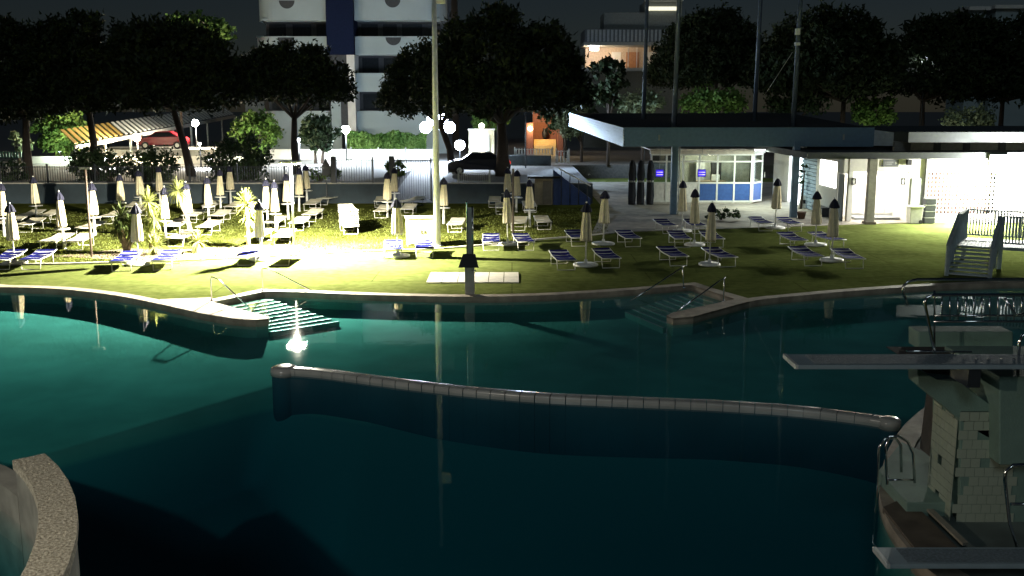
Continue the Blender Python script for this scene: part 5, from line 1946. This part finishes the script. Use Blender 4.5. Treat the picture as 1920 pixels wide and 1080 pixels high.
def car(loc, rz, col, label, name="parked_car"):
    t = thing(name, loc, label, "car", "parked cars", rz)
    pm = mat("car_paint_" + label.split()[0], col, .25, var=.02)
    prof = [(-2.05, .35), (-2.1, .75), (-1.75, .92), (-1.1, 1.0), (-.45, 1.45), (.75, 1.48), (1.45, 1.05), (2.0, .95), (2.1, .6), (2.05, .3)]
    b = MB()
    n_ = len(prof)
    for y in (-.84, .84):
        for (x, z) in prof:
            k = .86 if z > 1.2 else 1
            b.v.append((x, y * k, z))
    b.f += [tuple(range(n_)), tuple(reversed(range(n_, 2 * n_)))] + [(i, (i + 1) % n_, (i + 1) % n_ + n_, i + n_) for i in range(n_)]
    b.sm += [False] * (n_ + 2)
    b.build("body", pm, t, bevel=.05)
    gm = mat("car_glass", (.015, .018, .02), .08)
    for s in (-1, 1):
        MB().add([(-.95, s * .85, 1.02), (-.42, s * .755, 1.38), (.68, s * .755, 1.40), (1.25, s * .85, 1.05)], [(0, 1, 2, 3)]).build("side_window", gm, t)
    MB().add([(-1.08, -.7, 1.03), (-1.08, .7, 1.03), (-.5, .62, 1.42), (-.5, -.62, 1.42)], [(0, 1, 2, 3)]).build("windscreen", gm, t)
    for x in (-1.3, 1.3):
        for s in (-1, 1):
            w = MB().lathe([(.20, -.1), (.31, -.09), (.31, .09), (.20, .1)], 18).build("wheel", M_BLACK, t)
            w.rotation_euler = (PI / 2, 0, 0)
            w.location = (x, s * .78, .31)
            rm = MB().lathe([(.17, -.02), (.17, .02)], 12).build("rim", M_ALU, w)
            rm.location = (0, 0, -.1 * -s * -1)
    for s in (-1, 1):
        MB().box((2.06, s * .62, .78), (.06, .3, .16)).build("tail_light", mat("tail_red", (.5, .02, .02), .3, emit=(1, .05, .03), estr=.25), t)
        MB().box((-2.07, s * .6, .68), (.06, .34, .15)).build("headlight", M_WHITE, t)
    return t


q = D(312, 278, 88)
ug2 = MB().b2(q.x - 6, q.x + 5, 85.5, 92, UP, q.z).build("terrace_ground", M_CONC)
tag(ug2, "raised parking shelf under the carport", kind="structure")
car((q.x, 87.2, q.z), .15, (.16, .008, .014), "red parked hatchback under the carport lamps")
q = D(896, 308, 66)
car((q.x, 68, UP), .05, (.012, .015, .03), "dark blue parked car behind the wall beyond the mast")

# ------------------------------------------------------------------ utility box, stair, fences, slide
q = D(903, 292, 80)
t = thing("utility_box", (q.x, 80, UP), "cream utility box with framed panel between the pines", "utility box")
zb1 = D(903, 244, 80).z - UP
MB().b2(-.98, .98, 0, 1.2, 0, zb1).build("body", mat("cream_wall", (.40, .38, .26), .8), t)
MB().b2(-.40, .62, -.05, -.002, .25, zb1 - .35).build("door", mat("box_door", (.34, .35, .30), .6), t)
MB().b2(-.44, .66, -.03, -.006, .2, zb1 - .3).build("door_frame", M_STEEL, t)
MB().b2(-1.05, 1.05, -.08, 1.28, zb1 + .001, zb1 + .1).build("roof", M_CONC, t)


def lamp_thing(px, py, Y, base, power, col, label, r=.14, glow=12, arm=None, size=.12, post=True, kind='SPOT'):
    p = D(px, py, Y)
    t = thing("street_lamp", (p.x, Y, base), label, "lamp", "street lamps")
    if post:
        MB().tube([(0, .12, 0), (0, .12, p.z - base + .1)], [.06, .045], 8).build("pole", M_DARKST, t)
        MB().lathe([(.02, 0), (.16, .02), (.2, .05), (.05, .16)], 12, c=(0, 0, p.z - base + r * .8)).build("hood", M_DARKST, t)
    put("globe", ballmesh("globe", r, emat("globe_%d_%d" % (px, py), col, glow), n=12), t, (0, 0, p.z - base))
    if power:
        lamp("lamp_light", kind, p + Vector((0, -r - .1, -.05)), power, col, t, size, aim=(0, -.05, -1), spot=168 if kind == 'SPOT' else None, blend=.35)
    return t


lamp_thing(903, 236, 79.4, UP + zb1 + .1, 25, (1, .96, .75), "glowing lamp on top of the cream utility box", .2, 10, post=False)
# four-headed street lamp
ps = D(820, 240, 79)
t = thing("street_lamp", (ps.x, 79, UP), "four-headed blue-white street lamp behind the mast", "lamp", "street lamps")
MB().tube([(0, 0, 0), (0, 0, ps.z - UP + .7)], [.09, .05], 10).build("pole", M_DARKST, t)
for px, py in ((798, 239), (843, 239), (811, 225), (829, 222)):
    p = D(px, py, 79)
    MB().tube([(0, 0, p.z - UP - .2), (p.x - ps.x, 0, p.z - UP - .05)], .03, 6).build("arm", M_DARKST, t)
    put("globe", ballmesh("globe", .44, emat("blue_white_globe", (.62, .76, 1.0), 26), n=16), t, (p.x - ps.x, 0, p.z - UP))
lamp("street_light", 'SPOT', Vector((ps.x - .6, 78.4, ps.z - .1)), 2800, (.74, .86, 1.0), t, .3, aim=(0, 0, -1), spot=170, blend=.3)
lamp("street_light", 'POINT', Vector((ps.x + .9, 78.4, ps.z - .1)), 120, (.74, .86, 1.0), t, .3)
lamp_thing(862, 272, 83, UP, 40, (.85, .93, 1), "low blue-white globe lamp behind the leaning pine", .42, 10)
lamp_thing(648, 243, 84, UP, 900, (.90, 1, .95), "bright lamp beside the white pier of the apartment block", .34, 22)
lamp_thing(366, 231, 88, UP, 800, (1, .90, .68), "warm lamp on a white post between carport and leaning pine", .3, 22, kind='POINT')
lamp_thing(256, 258, 80, UP, 1500, (1, .82, .52), "warm lamp under the carport beside the red car", .3, 22, kind='POINT')
lamp_thing(374, 270, 76, UP, 60, (1, .97, .9), "small white lamp below the warm carport lamp", .1, 18)
lamp_thing(1737, 100, 86, UP, 120, (.80, .84, 1), "distant white lamp among the dark pines", .16, 26)


def added_plant_light(px, Y, z, power, col, label):  # added lamps that brighten shrubs and trees, no source known there
    x = D(px, 195, Y).x
    t = thing("added_plant_light", (x, Y, z - .3), label, "lamp", "added fill lights")
    MB().tube([(0, 0, -(z - .3 - UP)), (0, 0, .2)], .02, 6).build("stake", M_DARKST, t)
    MB().lathe([(.03, .2), (.09, .26), (.10, .36), (.08, .36)], 12).build("lamp_head", M_DARKST, t)
    lamp("added_plant_glow", 'POINT', (x, Y, z + .2), power, col, t, .1)


added_plant_light(1330, 76.8, 2.6, 35, (.85, 1, .75), "added fill light under the lit shrubs behind the pavilion roof")
added_plant_light(1210, 76.8, 2.6, 25, (.95, 1, .95), "added fill light under the silvery shrub behind the pavilion roof")
added_plant_light(1645, 78.2, 2.4, 28, (.9, 1, .75), "added fill light under the bush at the pavilion roof end")
added_plant_light(1800, 74.5, 2.4, 18, (1, 1, .8), "added fill light behind the changing room roof")
added_plant_light(105, 79.5, 1.9, 160, (.80, 1, .80), "added fill light under the soft green tree by the carport")
added_plant_light(470, 78.6, 1.9, 140, (1, 1, .7), "added fill light under the yellow-green tree by the lone pine")
lamp_thing(200, 300, 74, UP, 800, (.92, .97, 1), "hidden street lamp behind the oleanders", .15, 8)
lamp_thing(395, 300, 74, UP, 800, (.92, .97, 1), "street lamp behind the large oleander", .15, 8)
lamp_thing(560, 262, 77, UP, 800, (.92, .98, 1), "street lamp behind the lone pine trunk", .12, 8)

# orange lit steps of the house between the pines
q = D(1020, 282, 92)
t = thing("entry_stair", (q.x, 92, UP), "orange lit entrance stair beyond the white picket fence", "stair")
zt2 = D(1020, 262, 92).z - UP
zb2_ = D(1020, 276, 92).z - UP
for i in range(4):
    MB().b2(-.9, 1.1, i * .3, i * .3 + .32, 0, zb2_ + (zt2 - zb2_) * (i + 1) / 4).build("step", mat("orange_step", (.55, .38, .16), .7), t)
MB().b2(-1.6, -1.0, -.2, 2.4, 0, zt2 + 1.5).build("side_wall", mat("brick_red", (.22, .08, .05), .8), t)
MB().b2(1.2, 1.7, -.2, 2.4, 0, zt2 + 1.5).build("side_wall", mat("brick_red", (.22, .08, .05), .8), t)
MB().b2(-.99, 1.19, 2.0, 2.3, 0, zt2 + 3.2).build("back_wall", mat("brick_red", (.22, .08, .05), .8), t)
put("urn", MB().lathe([(.12, 0), (.24, .3), (.27, .6), (.14, .85), (.2, .95)], 14).mesh("urn", M_BLACK), t, (.1, 1.4, zt2 + .02))
lamp("entry_light", 'POINT', Vector((q.x - .4, 91.2, UP + zt2 + 1.4)), 90, (1, .70, .30), t, .15)
put("lamp_globe", ballmesh("lamp_globe", .2, emat("entry_globe", (1, .9, .6), 7)), t, (-1.25, -.4, zt2 + 1.0))

fence(D(965, 290, 78).x, D(1036, 290, 78).x, 78, D(1000, 291, 78).z, D(1000, 281, 78).z + .1, "white picket fence on top of the grey wall panel", m=M_WHITE, step=.22, bar=.05, group="white fences")
w = MB().b2(D(952, 300, 77.6).x, D(1033, 300, 77.6).x, 77.4, 77.75, UP, D(1000, 291, 77.6).z).build("grey_wall_panel", mat("grey_panel", (.16, .19, .19), .9))
tag(w, "dark grey wall panel under the white picket fence", "wall")
fence(D(1043, 290, 70).x, D(1067, 290, 70).x, 70, D(1055, 307, 70).z, D(1055, 282, 70).z, "white barred gate panel beside the grey wall panel", m=M_WHITE, step=.18, bar=.035, group="white fences", posts=1)
fence(D(0, 300, 76).x - 3, D(48, 300, 76).x, 76, D(0, 297, 76).z, D(0, 284, 76).z, "green railing at the edge of the parking", m=mat("green_steel", (.05, .16, .10), .5), step=.22, bar=.04, group="railings")
# blue slide with white rail
q = G(1075, 372)
sl = thing("water_slide", (q.x, 57.0, 0), "dark blue slide ramp with one white rail beside the retaining wall", "slide")
za, zbb = D(1048, 316, 56.8).z, D(1108, 349, 56.8).z
xa, xb = D(1048, 316, 56.8).x - q.x, D(1108, 349, 56.8).x - q.x
MB().hexa([(xa - .3, 0, 0), (xb, 0, 0), (xb, .8, 0), (xa - .3, .8, 0), (xa - .3, 0, za - .1), (xb, 0, .35), (xb, .8, .35), (xa - .3, .8, za - .1)]).build("ramp", mat("slide_blue", (.03, .06, .18), .4), sl)
MB().beam((xa, -.06, za), (xb, -.06, zbb), .05, .07).build("rail", M_WHITE, sl)
for k in range(4):
    tt = .08 + .27 * k
    x, z = xa + (xb - xa) * tt, za + (zbb - za) * tt
    MB().tube([(x, -.06, 0.01), (x, -.06, z - .02)], .025, 6).build("rail_post", M_DARKST, sl)
MB().tube([(xb - .1 + .05 * math.cos(a), -.075, 1.7 + .05 * math.sin(a)) for a in (0, 1, 2, 3, 4)], .015, 5).build("painted_mark", M_WHITE, sl)
# little hut by the wall
q = G(1016, 374)
t = thing("small_hut", (q.x, 57.0, 0), "small pale hut with dark overhanging roof by the retaining wall", "hut")
MB().b2(-.5, .5, 0, .8, 0, 1.5).build("body", mat("hut_wood", (.30, .25, .17), .8), t)
MB().b2(-.9, .9, -.3, 1.0, 1.501, 1.62).build("roof", M_BLACK, t)
MB().b2(-.05, .42, -.03, -.002, .05, 1.35).build("door", mat("hut_door", (.16, .14, .11), .8), t)
